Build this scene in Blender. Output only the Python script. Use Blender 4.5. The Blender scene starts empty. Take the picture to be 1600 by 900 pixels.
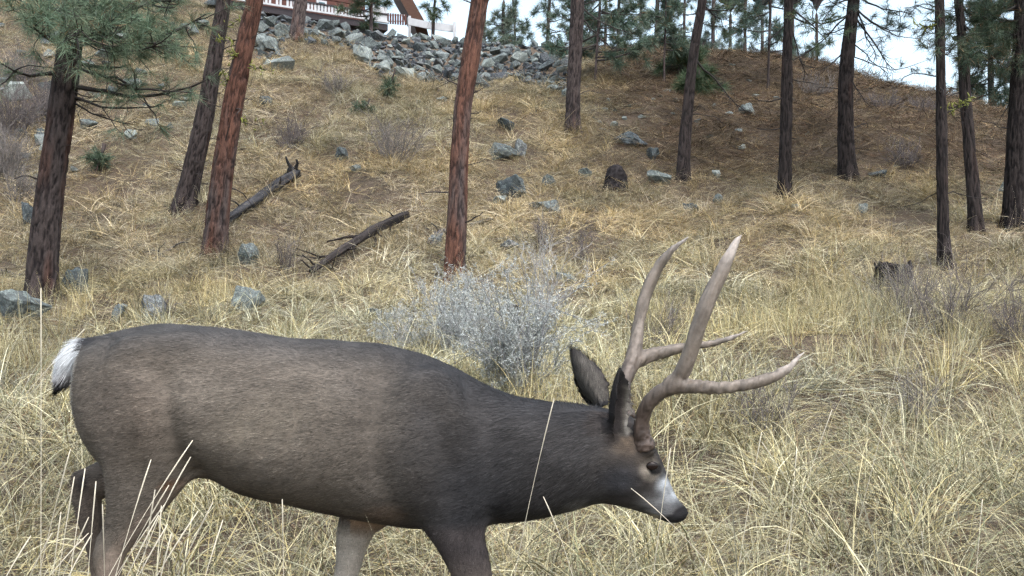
import bpy, bmesh, math, random
import numpy as np
from mathutils import Vector

# ---------------------------------------------------------------- camera, sky, sun, exposure
scene = bpy.context.scene
COL = scene.collection
CAM_H, PITCH, FPX = 1.0, math.radians(3.0), 1537.0      # metres, up-tilt, focal length in photo pixels
cam_d = bpy.data.cameras.new('camera'); cam = bpy.data.objects.new('camera', cam_d); COL.objects.link(cam)
cam_d.sensor_width = 36.0; cam_d.lens = 36.0 * FPX / 1600.0
cam_d.clip_start = 0.05; cam_d.clip_end = 5000
cam.location = (0, 0, CAM_H); cam.rotation_euler = (math.radians(90) + PITCH, 0, 0)
scene.camera = cam
SUN_EL, SUN_AZ = math.radians(58), math.radians(155)     # azimuth clockwise from +Y: behind the camera, to the right
world = bpy.data.worlds.new('World'); scene.world = world; world.use_nodes = True
wn = world.node_tree; wn.nodes.clear()
sky = wn.nodes.new('ShaderNodeTexSky'); sky.sky_type = 'NISHITA'; sky.sun_disc = False
sky.sun_elevation = SUN_EL; sky.sun_rotation = SUN_AZ; sky.air_density = 1.0; sky.dust_density = 4.0; sky.ozone_density = 1.0
hs = wn.nodes.new('ShaderNodeHueSaturation'); hs.inputs['Saturation'].default_value = 0.66; hs.inputs['Hue'].default_value = 0.475
bg = wn.nodes.new('ShaderNodeBackground'); bg.inputs['Strength'].default_value = 0.15
wo = wn.nodes.new('ShaderNodeOutputWorld')
wn.links.new(sky.outputs[0], hs.inputs['Color']); wn.links.new(hs.outputs[0], bg.inputs[0]); wn.links.new(bg.outputs[0], wo.inputs[0])
sun_d = bpy.data.lights.new('sun', 'SUN'); sun_d.energy = 0.5; sun_d.angle = math.radians(40); sun_d.color = (1.0, 1.0, 0.97)
sun = bpy.data.objects.new('sun', sun_d); COL.objects.link(sun)
sd = Vector((math.sin(SUN_AZ) * math.cos(SUN_EL), math.cos(SUN_AZ) * math.cos(SUN_EL), math.sin(SUN_EL)))
sun.rotation_euler = sd.to_track_quat('Z', 'Y').to_euler(); sun.location = (0, 0, 40)
scene.view_settings.view_transform = 'Standard'; scene.view_settings.look = 'None'
scene.view_settings.exposure = 1.6; scene.view_settings.gamma = 1.0; scene.view_settings.use_curve_mapping = False
scene.cycles.max_bounces = 4; scene.cycles.diffuse_bounces = 2; scene.cycles.glossy_bounces = 1; scene.cycles.transparent_max_bounces = 8
scene.cycles.use_denoising = True; scene.cycles.denoising_prefilter = 'NONE'; scene.cycles.adaptive_threshold = 0.04

RNG = np.random.default_rng(7)
random.seed(7)

# ---------------------------------------------------------------- small tools
def tag(o, label=None, cat=None, group=None, kind=None):
    if label: o['label'] = label
    if cat: o['category'] = cat
    if group: o['group'] = group
    if kind: o['kind'] = kind
    return o

def empty(name, loc=(0, 0, 0)):
    o = bpy.data.objects.new(name, None); COL.objects.link(o); o.location = loc; o.empty_display_size = 0.1
    return o

def ray(u, v):
    a = (u - 800.0) / FPX; b = (450.0 - v) / FPX
    return np.array([a, math.cos(PITCH) - b * math.sin(PITCH), math.sin(PITCH) + b * math.cos(PITCH)])

def P(u, v, y):
    """point seen at photo pixel (u, v) whose distance along +Y is y"""
    d = ray(u, v)
    return np.array([0, 0, CAM_H]) + d * (y / d[1])

def pxm(y): return FPX / y                                # photo pixels per metre at distance y

def _hash(ix, iy, iz, s):
    h = (ix * 374761393 + iy * 668265263 + iz * 2147483647 + s * 974634777) & 0xFFFFFFFF
    h = ((h ^ (h >> 13)) * 1274126177) & 0xFFFFFFFF
    return ((h ^ (h >> 16)) & 0xFFFFFF) / float(0xFFFFFF)

def noise3(p, s=0):
    p = np.asarray(p, float); i = np.floor(p).astype(np.int64); f = p - i; f = f * f * (3 - 2 * f)
    x, y, z = i[..., 0], i[..., 1], i[..., 2]; r = 0
    for dx in (0, 1):
        for dy in (0, 1):
            for dz in (0, 1):
                w = (f[..., 0] if dx else 1 - f[..., 0]) * (f[..., 1] if dy else 1 - f[..., 1]) * (f[..., 2] if dz else 1 - f[..., 2])
                r = r + w * _hash(x + dx, y + dy, z + dz, s)
    return r * 2 - 1

def fbm(p, o=4, s=0):
    a, t = 1.0, 0.0; p = np.asarray(p, float)
    for k in range(o):
        t = t + a * noise3(p, s + k * 17); a *= 0.5; p = p * 2.03
    return t

def sstep(a, b, x):
    t = np.clip((np.asarray(x, float) - a) / (b - a), 0, 1); return t * t * (3 - 2 * t)

def norm(v):
    v = np.asarray(v, float); return v / np.maximum(np.linalg.norm(v, axis=-1, keepdims=True), 1e-9)

class MB:
    """collects vertices, triangles, quads and a colour per vertex; build() links ONE mesh object"""
    def __init__(s): s.V, s.T, s.Q, s.C, s.n = [], [], [], [], 0
    def add(s, V, T=None, Q=None, C=None):
        V = np.asarray(V, float).reshape(-1, 3)
        if T is not None and len(T): s.T.append(np.asarray(T, int).reshape(-1, 3) + s.n)
        if Q is not None and len(Q): s.Q.append(np.asarray(Q, int).reshape(-1, 4) + s.n)
        if C is None: C = np.ones((len(V), 3)) * 0.5
        C = np.asarray(C, float)
        if C.ndim == 1: C = np.tile(C, (len(V), 1))
        s.V.append(V); s.C.append(C); s.n += len(V)
        return s
    def mesh(s, name, mat, smooth=True, origin=None, color=True):
        V = np.concatenate(s.V) if s.V else np.zeros((0, 3))
        if origin is not None: V = V - np.asarray(origin, float)
        T = np.concatenate(s.T) if s.T else np.zeros((0, 3), int)
        Q = np.concatenate(s.Q) if s.Q else np.zeros((0, 4), int)
        me = bpy.data.meshes.new(name)
        me.vertices.add(len(V)); me.vertices.foreach_set('co', V.ravel())
        L = np.concatenate([T.ravel(), Q.ravel()]); me.loops.add(len(L)); me.loops.foreach_set('vertex_index', L.astype(np.int32))
        st = np.concatenate([np.arange(len(T)) * 3, len(T) * 3 + np.arange(len(Q)) * 4]).astype(np.int32)
        me.polygons.add(len(st)); me.polygons.foreach_set('loop_start', st)
        me.polygons.foreach_set('use_smooth', np.full(len(st), bool(smooth)))
        if color:
            a = me.attributes.new('col', 'FLOAT_COLOR', 'POINT')
            a.data.foreach_set('color', np.concatenate([np.concatenate(s.C), np.ones((len(V), 1))], 1).astype(np.float32).ravel())
        me.update(calc_edges=True); me.validate()
        if mat: me.materials.append(mat)
        return me
    def build(s, name, mat, parent=None, smooth=True, origin=None, color=True):
        org = origin
        if parent is not None and origin is None: org = np.array(parent.location)
        o = bpy.data.objects.new(name, s.mesh(name, mat, smooth, org, color)); COL.objects.link(o)
        if parent is not None: o.parent = parent
        elif origin is not None: o.location = origin
        return o

def tube(mb, pts, rad, n=8, C=None, cap=True, flat=None):
    """swept tube; rad (N,) or (N,2); C (N,3) colour along it"""
    pts = np.asarray(pts, float); N = len(pts); rad = np.asarray(rad, float)
    if rad.ndim == 0: rad = np.full(N, float(rad))
    if rad.ndim == 1: rad = np.stack([rad, rad], 1)
    tg = norm(np.gradient(pts, axis=0))
    ref = np.array([0, 1.0, 0]) if flat is None else np.asarray(flat, float)
    if flat is None and abs(tg[0] @ ref) > 0.9: ref = np.array([1.0, 0, 0])
    a = np.zeros_like(pts)
    for i in range(N):
        r = ref - tg[i] * (ref @ tg[i]); r = r / max(np.linalg.norm(r), 1e-9); a[i] = r
        if flat is None: ref = r
    b = np.cross(tg, a)
    th = np.arange(n) * 2 * math.pi / n
    V = pts[:, None] + a[:, None] * (np.cos(th)[None, :, None] * rad[:, 0][:, None, None]) + b[:, None] * (np.sin(th)[None, :, None] * rad[:, 1][:, None, None])
    V = V.reshape(-1, 3)
    i = np.arange(N - 1)[:, None] * n; j = np.arange(n)[None]; k = (j + 1) % n
    Q = np.stack([i + j, i + k, i + n + k, i + n + j], -1).reshape(-1, 4)
    T = []
    Cv = None if C is None else (np.repeat(np.asarray(C, float), n, 0) if np.ndim(C) == 2 else np.tile(np.asarray(C, float), (N * n, 1)))
    if cap:
        V = np.concatenate([V, pts[:1], pts[-1:]]); m = N * n
        T = [(m, (q + 1) % n, q) for q in range(n)] + [(m + 1, m - n + q, m - n + (q + 1) % n) for q in range(n)]
        if Cv is not None: Cv = np.concatenate([Cv, Cv[:1], Cv[-1:]])
    mb.add(V, T if cap else None, Q, Cv)

def box(mb, c, size, C=None, axes=None):
    c = np.asarray(c, float); s = np.asarray(size, float) / 2
    k = np.array([(x, y, z) for x in (-1, 1) for y in (-1, 1) for z in (-1, 1)], float) * s
    if axes is not None: k = k @ np.asarray(axes, float)
    mb.add(c + k, None, [(0, 1, 3, 2), (4, 6, 7, 5), (0, 4, 5, 1), (2, 3, 7, 6), (0, 2, 6, 4), (1, 5, 7, 3)], C)

def spline(pts, m):
    """Catmull-Rom through the rows of pts, m samples"""
    p = np.asarray(pts, float); N = len(p)
    if N == 2: return p[0] + (p[1] - p[0]) * np.linspace(0, 1, m)[:, None]
    e = np.vstack([2 * p[0] - p[1], p, 2 * p[-1] - p[-2]])
    t = np.linspace(0, N - 1 - 1e-6, m); i = t.astype(int); f = (t - i)[:, None]
    a, b, c, d = e[i], e[i + 1], e[i + 2], e[i + 3]
    return 0.5 * (2 * b + (c - a) * f + (2 * a - 5 * b + 4 * c - d) * f ** 2 + (3 * b - a - 3 * c + d) * f ** 3)

# ---------------------------------------------------------------- materials
class NT:
    def __init__(s, name):
        s.m = bpy.data.materials.new(name); s.m.use_nodes = True; s.t = s.m.node_tree; s.t.nodes.clear()
        s.out = s.n('ShaderNodeOutputMaterial'); s.b = s.n('ShaderNodeBsdfPrincipled'); s.l(s.b.outputs[0], s.out.inputs[0])
        s.b.inputs['Specular IOR Level'].default_value = 0.2
    def n(s, k, **kw):
        o = s.t.nodes.new(k)
        for a, v in kw.items(): setattr(o, a, v)
        return o
    def l(s, a, b): s.t.links.new(a, b)
    def noise(s, scale, detail=4, rough=0.55, vec=None, mp=None):
        q = s.n('ShaderNodeTexNoise'); q.inputs['Scale'].default_value = scale; q.inputs['Detail'].default_value = detail; q.inputs['Roughness'].default_value = rough
        if vec is not None: s.l(vec, q.inputs['Vector'])
        return q.outputs[0]
    def obj(s, scale=(1, 1, 1), world=False):
        c = s.n('ShaderNodeNewGeometry').outputs['Position'] if world else s.n('ShaderNodeTexCoord').outputs['Object']
        mp = s.n('ShaderNodeMapping'); mp.inputs['Scale'].default_value = scale; s.l(c, mp.inputs['Vector'])
        return mp.outputs[0]
    def ramp(s, fac, stops):
        r = s.n('ShaderNodeValToRGB'); e = r.color_ramp.elements
        while len(e) < len(stops): e.new(0.5)
        for k, (p, c) in zip(e, stops): k.position = p; k.color = (*c, 1)
        s.l(fac, r.inputs[0]); return r.outputs[0]
    def mix(s, fac, a, b, mode='MIX'):
        m = s.n('ShaderNodeMix', data_type='RGBA', blend_type=mode)
        for sock, v in ((m.inputs[0], fac), (m.inputs[6], a), (m.inputs[7], b)):
            if isinstance(v, (int, float)): sock.default_value = v
            elif isinstance(v, tuple): sock.default_value = (*v, 1)
            else: s.l(v, sock)
        return m.outputs[2]
    def math(s, op, a, b=0.5):
        m = s.n('ShaderNodeMath', operation=op)
        for sock, v in ((m.inputs[0], a), (m.inputs[1], b)):
            if isinstance(v, (int, float)): sock.default_value = v
            else: s.l(v, sock)
        return m.outputs[0]
    def attr(s, name='col', kind='GEOMETRY'):
        a = s.n('ShaderNodeAttribute', attribute_type=kind, attribute_name=name); return a
    def bump(s, h, strength=0.4, dist=0.02):
        b = s.n('ShaderNodeBump'); b.inputs['Strength'].default_value = strength; b.inputs['Distance'].default_value = dist
        s.l(h, b.inputs['Height']); s.l(b.outputs[0], s.b.inputs['Normal'])
    def done(s, col=None, rough=0.85):
        if isinstance(col, tuple): s.b.inputs['Base Color'].default_value = (*col, 1)
        elif col is not None: s.l(col, s.b.inputs['Base Color'])
        s.b.inputs['Roughness'].default_value = rough
        return s.m

def m_ground():
    t = NT('soil_and_litter'); w = t.obj(world=True)
    a = t.noise(0.5, 3, 0.6, w); b = t.noise(9, 6, 0.7, w); c = t.noise(60, 3, 0.7, w)
    k = t.ramp(a, [(0.35, (0.075, 0.055, 0.042)), (0.5, (0.115, 0.088, 0.066)), (0.65, (0.062, 0.05, 0.042))])
    k = t.mix(t.ramp(b, [(0.4, (0, 0, 0)), (0.62, (1, 1, 1))]), k, (0.14, 0.11, 0.08))
    k = t.mix(0.6, k, t.ramp(c, [(0.3, (0.25, 0.22, 0.2)), (0.7, (1, 1, 1))]), 'MULTIPLY')
    t.bump(t.noise(35, 5, 0.7, w), 0.8, 0.03)
    return t.done(k, 0.95)
def m_bark():
    t = NT('pine_bark'); o = t.obj((1, 1, 0.25)); k = t.attr().outputs['Color']
    n = t.noise(60, 5, 0.7, o); k = t.mix(0.75, k, t.ramp(n, [(0.3, (0.35, 0.34, 0.36)), (0.68, (1.4, 1.35, 1.3))]), 'MULTIPLY')
    t.bump(t.noise(45, 6, 0.7, o), 0.7, 0.015)
    return t.done(k, 0.9)
def m_vcol(name, rough=0.8, var=0.5, scale=40, spec=0.2, bump=0.0):
    t = NT(name); k = t.attr().outputs['Color']; n = t.noise(scale, 4, 0.6, t.obj())
    k = t.mix(var, k, t.ramp(n, [(0.3, (0.5, 0.5, 0.5)), (0.7, (1.3, 1.3, 1.3))]), 'MULTIPLY')
    if bump: t.bump(t.noise(scale, 4, 0.6, t.obj()), bump, 0.01)
    t.b.inputs['Specular IOR Level'].default_value = spec
    return t.done(k, rough)
def m_leaf(name):
    t = NT(name); k = t.attr().outputs['Color']; t.b.inputs['Specular IOR Level'].default_value = 0.25
    return t.done(k, 0.6)
def m_grass():
    t = NT('dry_grass_blades'); k = t.attr().outputs['Color']; tint = t.attr('tint', 'INSTANCER').outputs['Color']
    k = t.mix(1.0, k, tint, 'MULTIPLY'); t.b.inputs['Specular IOR Level'].default_value = 0.15
    return t.done(k, 0.75)
def m_rock(name, base, dark, lich):
    t = NT(name); o = t.obj(); r = t.n('ShaderNodeObjectInfo').outputs['Random']
    off = t.n('ShaderNodeVectorMath', operation='ADD'); t.l(o, off.inputs[0]); cx = t.n('ShaderNodeCombineXYZ')
    t.l(t.math('MULTIPLY', r, 50.0), cx.inputs[0]); t.l(cx.outputs[0], off.inputs[1]); o = off.outputs[0]
    a = t.noise(5, 5, 0.65, o); b = t.noise(28, 5, 0.7, o); c = t.noise(11, 6, 0.75, o)
    k = t.ramp(a, [(0.3, dark), (0.7, base)])
    k = t.mix(t.ramp(c, [(0.52, (0, 0, 0)), (0.6, (1, 1, 1))]), k, lich)
    k = t.mix(0.7, k, t.ramp(b, [(0.3, (0.4, 0.4, 0.42)), (0.65, (1.15, 1.15, 1.15))]), 'MULTIPLY')
    k = t.mix(1.0, k, t.ramp(r, [(0, (0.6, 0.62, 0.66)), (1, (1.25, 1.25, 1.2))]), 'MULTIPLY')
    t.bump(t.noise(20, 6, 0.7, o), 0.6, 0.03)
    return t.done(k, 0.9)
def m_plain(name, col, rough=0.8, scale=20, var=0.4):
    t = NT(name); n = t.noise(scale, 5, 0.65, t.obj())
    k = t.mix(var, col, t.ramp(n, [(0.3, (0.5, 0.5, 0.5)), (0.7, (1.2, 1.2, 1.2))]), 'MULTIPLY')
    return t.done(k, rough)

M_GROUND = m_ground(); M_BARK = m_bark(); M_NEEDLE = m_leaf('pine_needles'); M_GRASS = m_grass()
M_ROCK = m_rock('grey_rock', (0.155, 0.18, 0.18), (0.06, 0.069, 0.073), (0.22, 0.262, 0.25))
M_PALE = m_rock('pale_rock', (0.25, 0.28, 0.27), (0.14, 0.165, 0.163), (0.34, 0.385, 0.365))
M_DARKROCK = m_rock('dark_rock', (0.13, 0.14, 0.15), (0.06, 0.065, 0.07), (0.22, 0.25, 0.25))
M_WOOD = m_vcol('weathered_dead_wood', 0.9, 0.8, 30, 0.1, 0.6)
M_TWIG = m_leaf('bare_twigs')

# ---------------------------------------------------------------- terrain
_py = np.array([-10, 0, 2.5, 5, 8, 10.8, 12.5, 14.5, 16.5, 19, 22, 26, 30, 36, 44, 60])
_pz = np.array([-.4, -.15, 0, .2, .72, 1.4, 1.85, 2.6, 3.45, 4.8, 6.4, 8.3, 10.1, 12.6, 15.2, 18])
_ty = np.linspace(-10, 60, 1401); _tz = np.interp(_ty, _py, _pz)
_k = np.exp(-0.5 * (np.arange(-30, 31) / 12.0) ** 2); _k /= _k.sum()
_tz = np.convolve(np.pad(_tz, 30, mode='edge'), _k, 'valid')
_cx = np.array([-400, -30, -12, -8, -5, -2, 1.6, 5, 7, 9, 9.7, 10.8, 12.5, 16, 30, 400])
_cz = np.array([20, 17, 14.2, 11.5, 11.0, 10.7, 10.25, 9.9, 9.5, 8.2, 7.2, 5.85, 5.3, 4.9, 4.5, 3])

def hgt(x, y):
    x = np.asarray(x, float); y = np.asarray(y, float)
    z = np.interp(y, _ty, _tz) + 0.15 * np.maximum(0, -x - 2) * sstep(12, 30, y)
    c = np.interp(x, _cx, _cz)
    c = (np.interp(x - 0.7, _cx, _cz) + np.interp(x + 0.7, _cx, _cz) + c) / 3 - np.minimum(0.06 * np.maximum(0, y - 36), 30)
    k = 0.7; hh = np.clip(0.5 + 0.5 * (c - z) / k, 0, 1)
    z = c * (1 - hh) + z * hh - k * hh * (1 - hh)
    q = np.stack([x * 0.45, y * 0.45, np.zeros_like(x)], -1)
    near = sstep(2.0, 6.0, y)
    z = z + 0.16 * near * fbm(q, 3, 3) * np.clip(1.3 - y / 200, 0.2, 1) + 0.035 * near * fbm(q * 5, 3, 9)
    return z

def hit(u, v, y0=2.0, y1=60.0):
    d = ray(u, v)
    for st in (0.25, 0.02):
        ys = np.arange(y0, y1, st); t = ys / d[1]
        x = d[0] * t; z = CAM_H + d[2] * t; below = np.nonzero(z < hgt(x, ys))[0]
        if len(below) == 0: return None
        i = below[0]; y0, y1 = ys[i] - 0.27, ys[i] + 0.03
    return np.array([x[i], ys[i], float(hgt(x[i], ys[i]))])

def hits(us, vs):
    us = np.asarray(us, float); vs = np.asarray(vs, float)
    out = np.full((len(us), 3), np.nan)
    for i, (u, v) in enumerate(zip(us, vs)):
        h = hit(u, v, 16.0, 44.0)
        if h is not None: out[i] = h
    return out

def make_ground():
    xs = np.linspace(-1, 1, 361); xs = 26 * xs + 900 * np.sign(xs) * np.maximum(0, np.abs(xs) - 0.86) ** 3 / 0.14 ** 3 * 1.0
    ys = np.concatenate([np.arange(-6, 3, 0.3), np.arange(3, 22, 0.09), np.arange(22, 40, 0.16), 40 + np.linspace(0, 1, 50) ** 3 * 1500])
    X, Y = np.meshgrid(xs, ys); Z = hgt(X, Y); ny, nx = X.shape
    i = np.arange(ny - 1)[:, None] * nx; j = np.arange(nx - 1)[None]
    Q = np.stack([i + j, i + j + 1, i + nx + j + 1, i + nx + j], -1).reshape(-1, 4)
    mb = MB(); mb.add(np.stack([X, Y, Z], -1), None, Q)
    o = mb.build('hillside_ground', M_GROUND, color=False); o['kind'] = 'structure'; return o
make_ground()
def polys_in(u, v, poly):
    inside = np.zeros(len(u), bool); n = len(poly)
    for i in range(n):
        x1, y1 = poly[i]; x2, y2 = poly[(i + 1) % n]
        c = ((y1 > v) != (y2 > v)) & (u < (x2 - x1) * (v - y1) / (y2 - y1 + 1e-9) + x1); inside ^= c
    return inside

# ---------------------------------------------------------------- house on the rim
def make_house():
    M_white = m_plain('white_painted_boards', (0.45, 0.47, 0.49), 0.6, 8, 0.2)
    M_red = m_plain('red_brown_siding', (0.10, 0.045, 0.037), 0.8, 15, 0.5)
    M_dark = m_plain('dark_deck_timber', (0.045, 0.04, 0.045), 0.85, 15, 0.5)
    M_roof = m_plain('brown_roof_shingle', (0.085, 0.047, 0.034), 0.85, 25, 0.5)
    M_glass = NT('window_glass').done((0.06, 0.12, 0.14), 0.08)
    A, B = P(405, 4, 32.0), P(606, 37, 34.0); zf = (A[2] + B[2]) / 2; A[2] = B[2] = zf
    ex = norm(B - A); ez = np.array([0, 0, 1.0]); ey = np.cross(ez, ex); ax = np.stack([ex, ey, ez])
    L = np.linalg.norm(B - A)
    root = empty('timber_house', tuple(A + ey * 2.0 - ez * 1.0))
    tag(root, 'red brown timber house with a white railed deck above the rock slide', 'house')
    def bx(name, mat, s0, d, z, sx, sy, sz, par=root):
        mb = MB(); c = A + ex * (s0 + sx / 2) + ey * d + ez * z; box(mb, c, (sx, sy, sz), None, ax)
        o = mb.build(name, mat, root, smooth=False)
        if par is not root: o.parent = par
        return o
    bx('deck_floor', M_dark, -1.5, 1.2, -0.16, L + 1.5, 2.4, 0.22)
    bx('deck_shade_board', M_dark, -1.5, 0.25, -0.52, L + 1.3, 0.06, 0.5)  # dark board standing in for the shaded underside of the deck
    bx('rim_board', M_white, -1.5, -0.035, 0.01, L + 1.5, 0.05, 0.06)
    rail = bx('top_rail', M_dark, -1.5, 0.03, 0.30, L + 1.5, 0.08, 0.05)
    s = -1.45
    while s < L - 0.62:
        bx('picket', M_white if RNG.random() < 0.95 else M_red, s, 0.03, 0.16, 0.075, 0.03, 0.23, rail); s += 0.118
    for s in np.linspace(-1.4, L - 0.7, 6): bx('deck_post', M_dark, s, 0.28, -0.75, 0.12, 0.12, 1.0)
    bx('wall', M_red, -1.5, 2.4, 0.9, L + 1.4, 0.2, 2.6)
    for k in range(7): bx('siding_board', M_red, -1.5, 2.28, 0.2 + 0.24 * k, L + 1.4, 0.035, 0.21)
    w = bx('window', M_white, 1.95, 0.12, 0.30, 0.36, 0.06, 0.32); bx('pane', M_glass, 2.03, 0.078, 0.30, 0.20, 0.03, 0.18, w)
    bx('white_panel', M_white, L - 0.68, 0.05, 0.27, 0.66, 0.05, 0.56)
    # sloping roof end, right of the deck
    mb = MB(); a = P(612, -60, 35.5); b = P(664, 34, 35.5); dep = np.array([0, 4.0, 0]); th = norm(np.cross(b - a, dep)) * 0.2
    w = norm(b - a) * np.linalg.norm(b - a); lft = np.array([-0.4, 0, -0.1])
    V = [a, b, b + dep, a + dep]; V = np.array(V + [q + lft for q in V])
    mb.add(V, None, [(0, 1, 2, 3), (7, 6, 5, 4), (0, 4, 5, 1), (1, 5, 6, 2), (2, 6, 7, 3), (3, 7, 4, 0)]); mb.build('roof', M_roof, root, smooth=False)
    # fence of upright red boards and the low white board fence beyond
    fr = P(620, 37, 34.2); f = empty('board_fence', tuple(fr)); tag(f, 'short fence of upright red boards beside the white deck panel', 'fence')
    m2 = MB()
    for k in range(2): box(m2, fr + np.array([0, 0.04, 0.1 + 0.22 * k]), (0.66, 0.02, 0.035))
    m2.build('rail', M_white, f, smooth=False)
    for k in range(8):
        m2 = MB(); box(m2, fr + np.array([-0.31 + 0.088 * k, 0, 0.19 - 0.008 * k]), (0.06, 0.03, 0.38)); m2.build('board', M_red, f, smooth=False)
    fr = P(690, 44, 34.5); f = empty('rail_fence', tuple(fr)); tag(f, 'low white board fence running along the rim of the rock slide', 'fence')
    for (u0, v0, u1, v1) in ((637, 33, 676, 41), (674, 40, 712, 45)):
        m2 = MB(); a, b = P(u0, v0, 34.3), P(u1, v1, 35.2); d = norm(b - a); yy = norm(np.cross((0, 0, 1.0), d)); box(m2, (a + b) / 2, (np.linalg.norm(b - a), 0.05, 0.26), None, np.stack([d, yy, np.cross(d, yy)])); m2.build('board', M_white, f, smooth=False)
    for u, v in ((640, 36), (676, 42), (710, 46)):
        m2 = MB(); c = P(u, v, 34.9); g = float(hgt(c[0], c[1])); box(m2, (c[0], c[1], (c[2] + g) / 2), (0.09, 0.09, max(0.3, c[2] - g + 0.5))); m2.build('post', M_white, f, smooth=False)
make_house()

# ---------------------------------------------------------------- rocks
def hull_rock(seed, aspect=(1, 0.8, 0.6), npt=16, detail=0):
    r = np.random.default_rng(seed); bm = bmesh.new()
    p = r.normal(size=(npt, 3)); p = norm(p); p = np.sign(p) * np.abs(p) ** 0.75; p *= r.uniform(0.8, 1.05, (npt, 1)); p = p * np.array(aspect) * 0.5
    for q in p: bm.verts.new(q)
    res = bmesh.ops.convex_hull(bm, input=bm.verts)
    bmesh.ops.delete(bm, geom=list({g for g in res['geom_interior'] + res['geom_unused'] if isinstance(g, bmesh.types.BMVert)}), context='VERTS')
    bmesh.ops.dissolve_limit(bm, angle_limit=math.radians(12), verts=bm.verts, edges=bm.edges)
    bmesh.ops.bevel(bm, geom=bm.edges[:], offset=0.015, segments=1, affect='EDGES', clamp_overlap=True) if detail else None
    bmesh.ops.triangulate(bm, faces=bm.faces)
    if detail:
        bmesh.ops.subdivide_edges(bm, edges=bm.edges, cuts=detail, use_grid_fill=True)
        bm.verts.ensure_lookup_table(); v = np.array([q.co for q in bm.verts]); nn = np.array([q.normal for q in bm.verts])
        bm.normal_update(); nn = np.array([q.normal for q in bm.verts])
        d = 0.05 * fbm(v * 5 + seed, 4, seed) + 0.02 * np.abs(fbm(v * 16 + seed, 2, seed + 3))
        v = v + nn * d[:, None]
        for q, c in zip(bm.verts, v): q.co = c
    me = bpy.data.meshes.new('rock'); bm.to_mesh(me); bm.free()
    return me
ROCKS = [hull_rock(100 + k, (1, 0.8, 0.45 + 0.06 * (k % 5)), 12 + k % 4) for k in range(14)]
BIG = [hull_rock(300 + k, (1, 0.85, 0.6 + 0.05 * (k % 3)), 13, 3) for k in range(10)]
_mc = {}
def rock_mesh(lst, k, mat):
    key = (id(lst), k, mat.name)
    if key not in _mc:
        me = lst[k].copy(); me.materials.clear(); me.materials.append(mat); _mc[key] = me
    return _mc[key]
def put_rock(name, me, loc, size, rot):
    o = bpy.data.objects.new(name, me); COL.objects.link(o); o.location = loc; o.scale = size; o.rotation_euler = rot; return o

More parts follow.
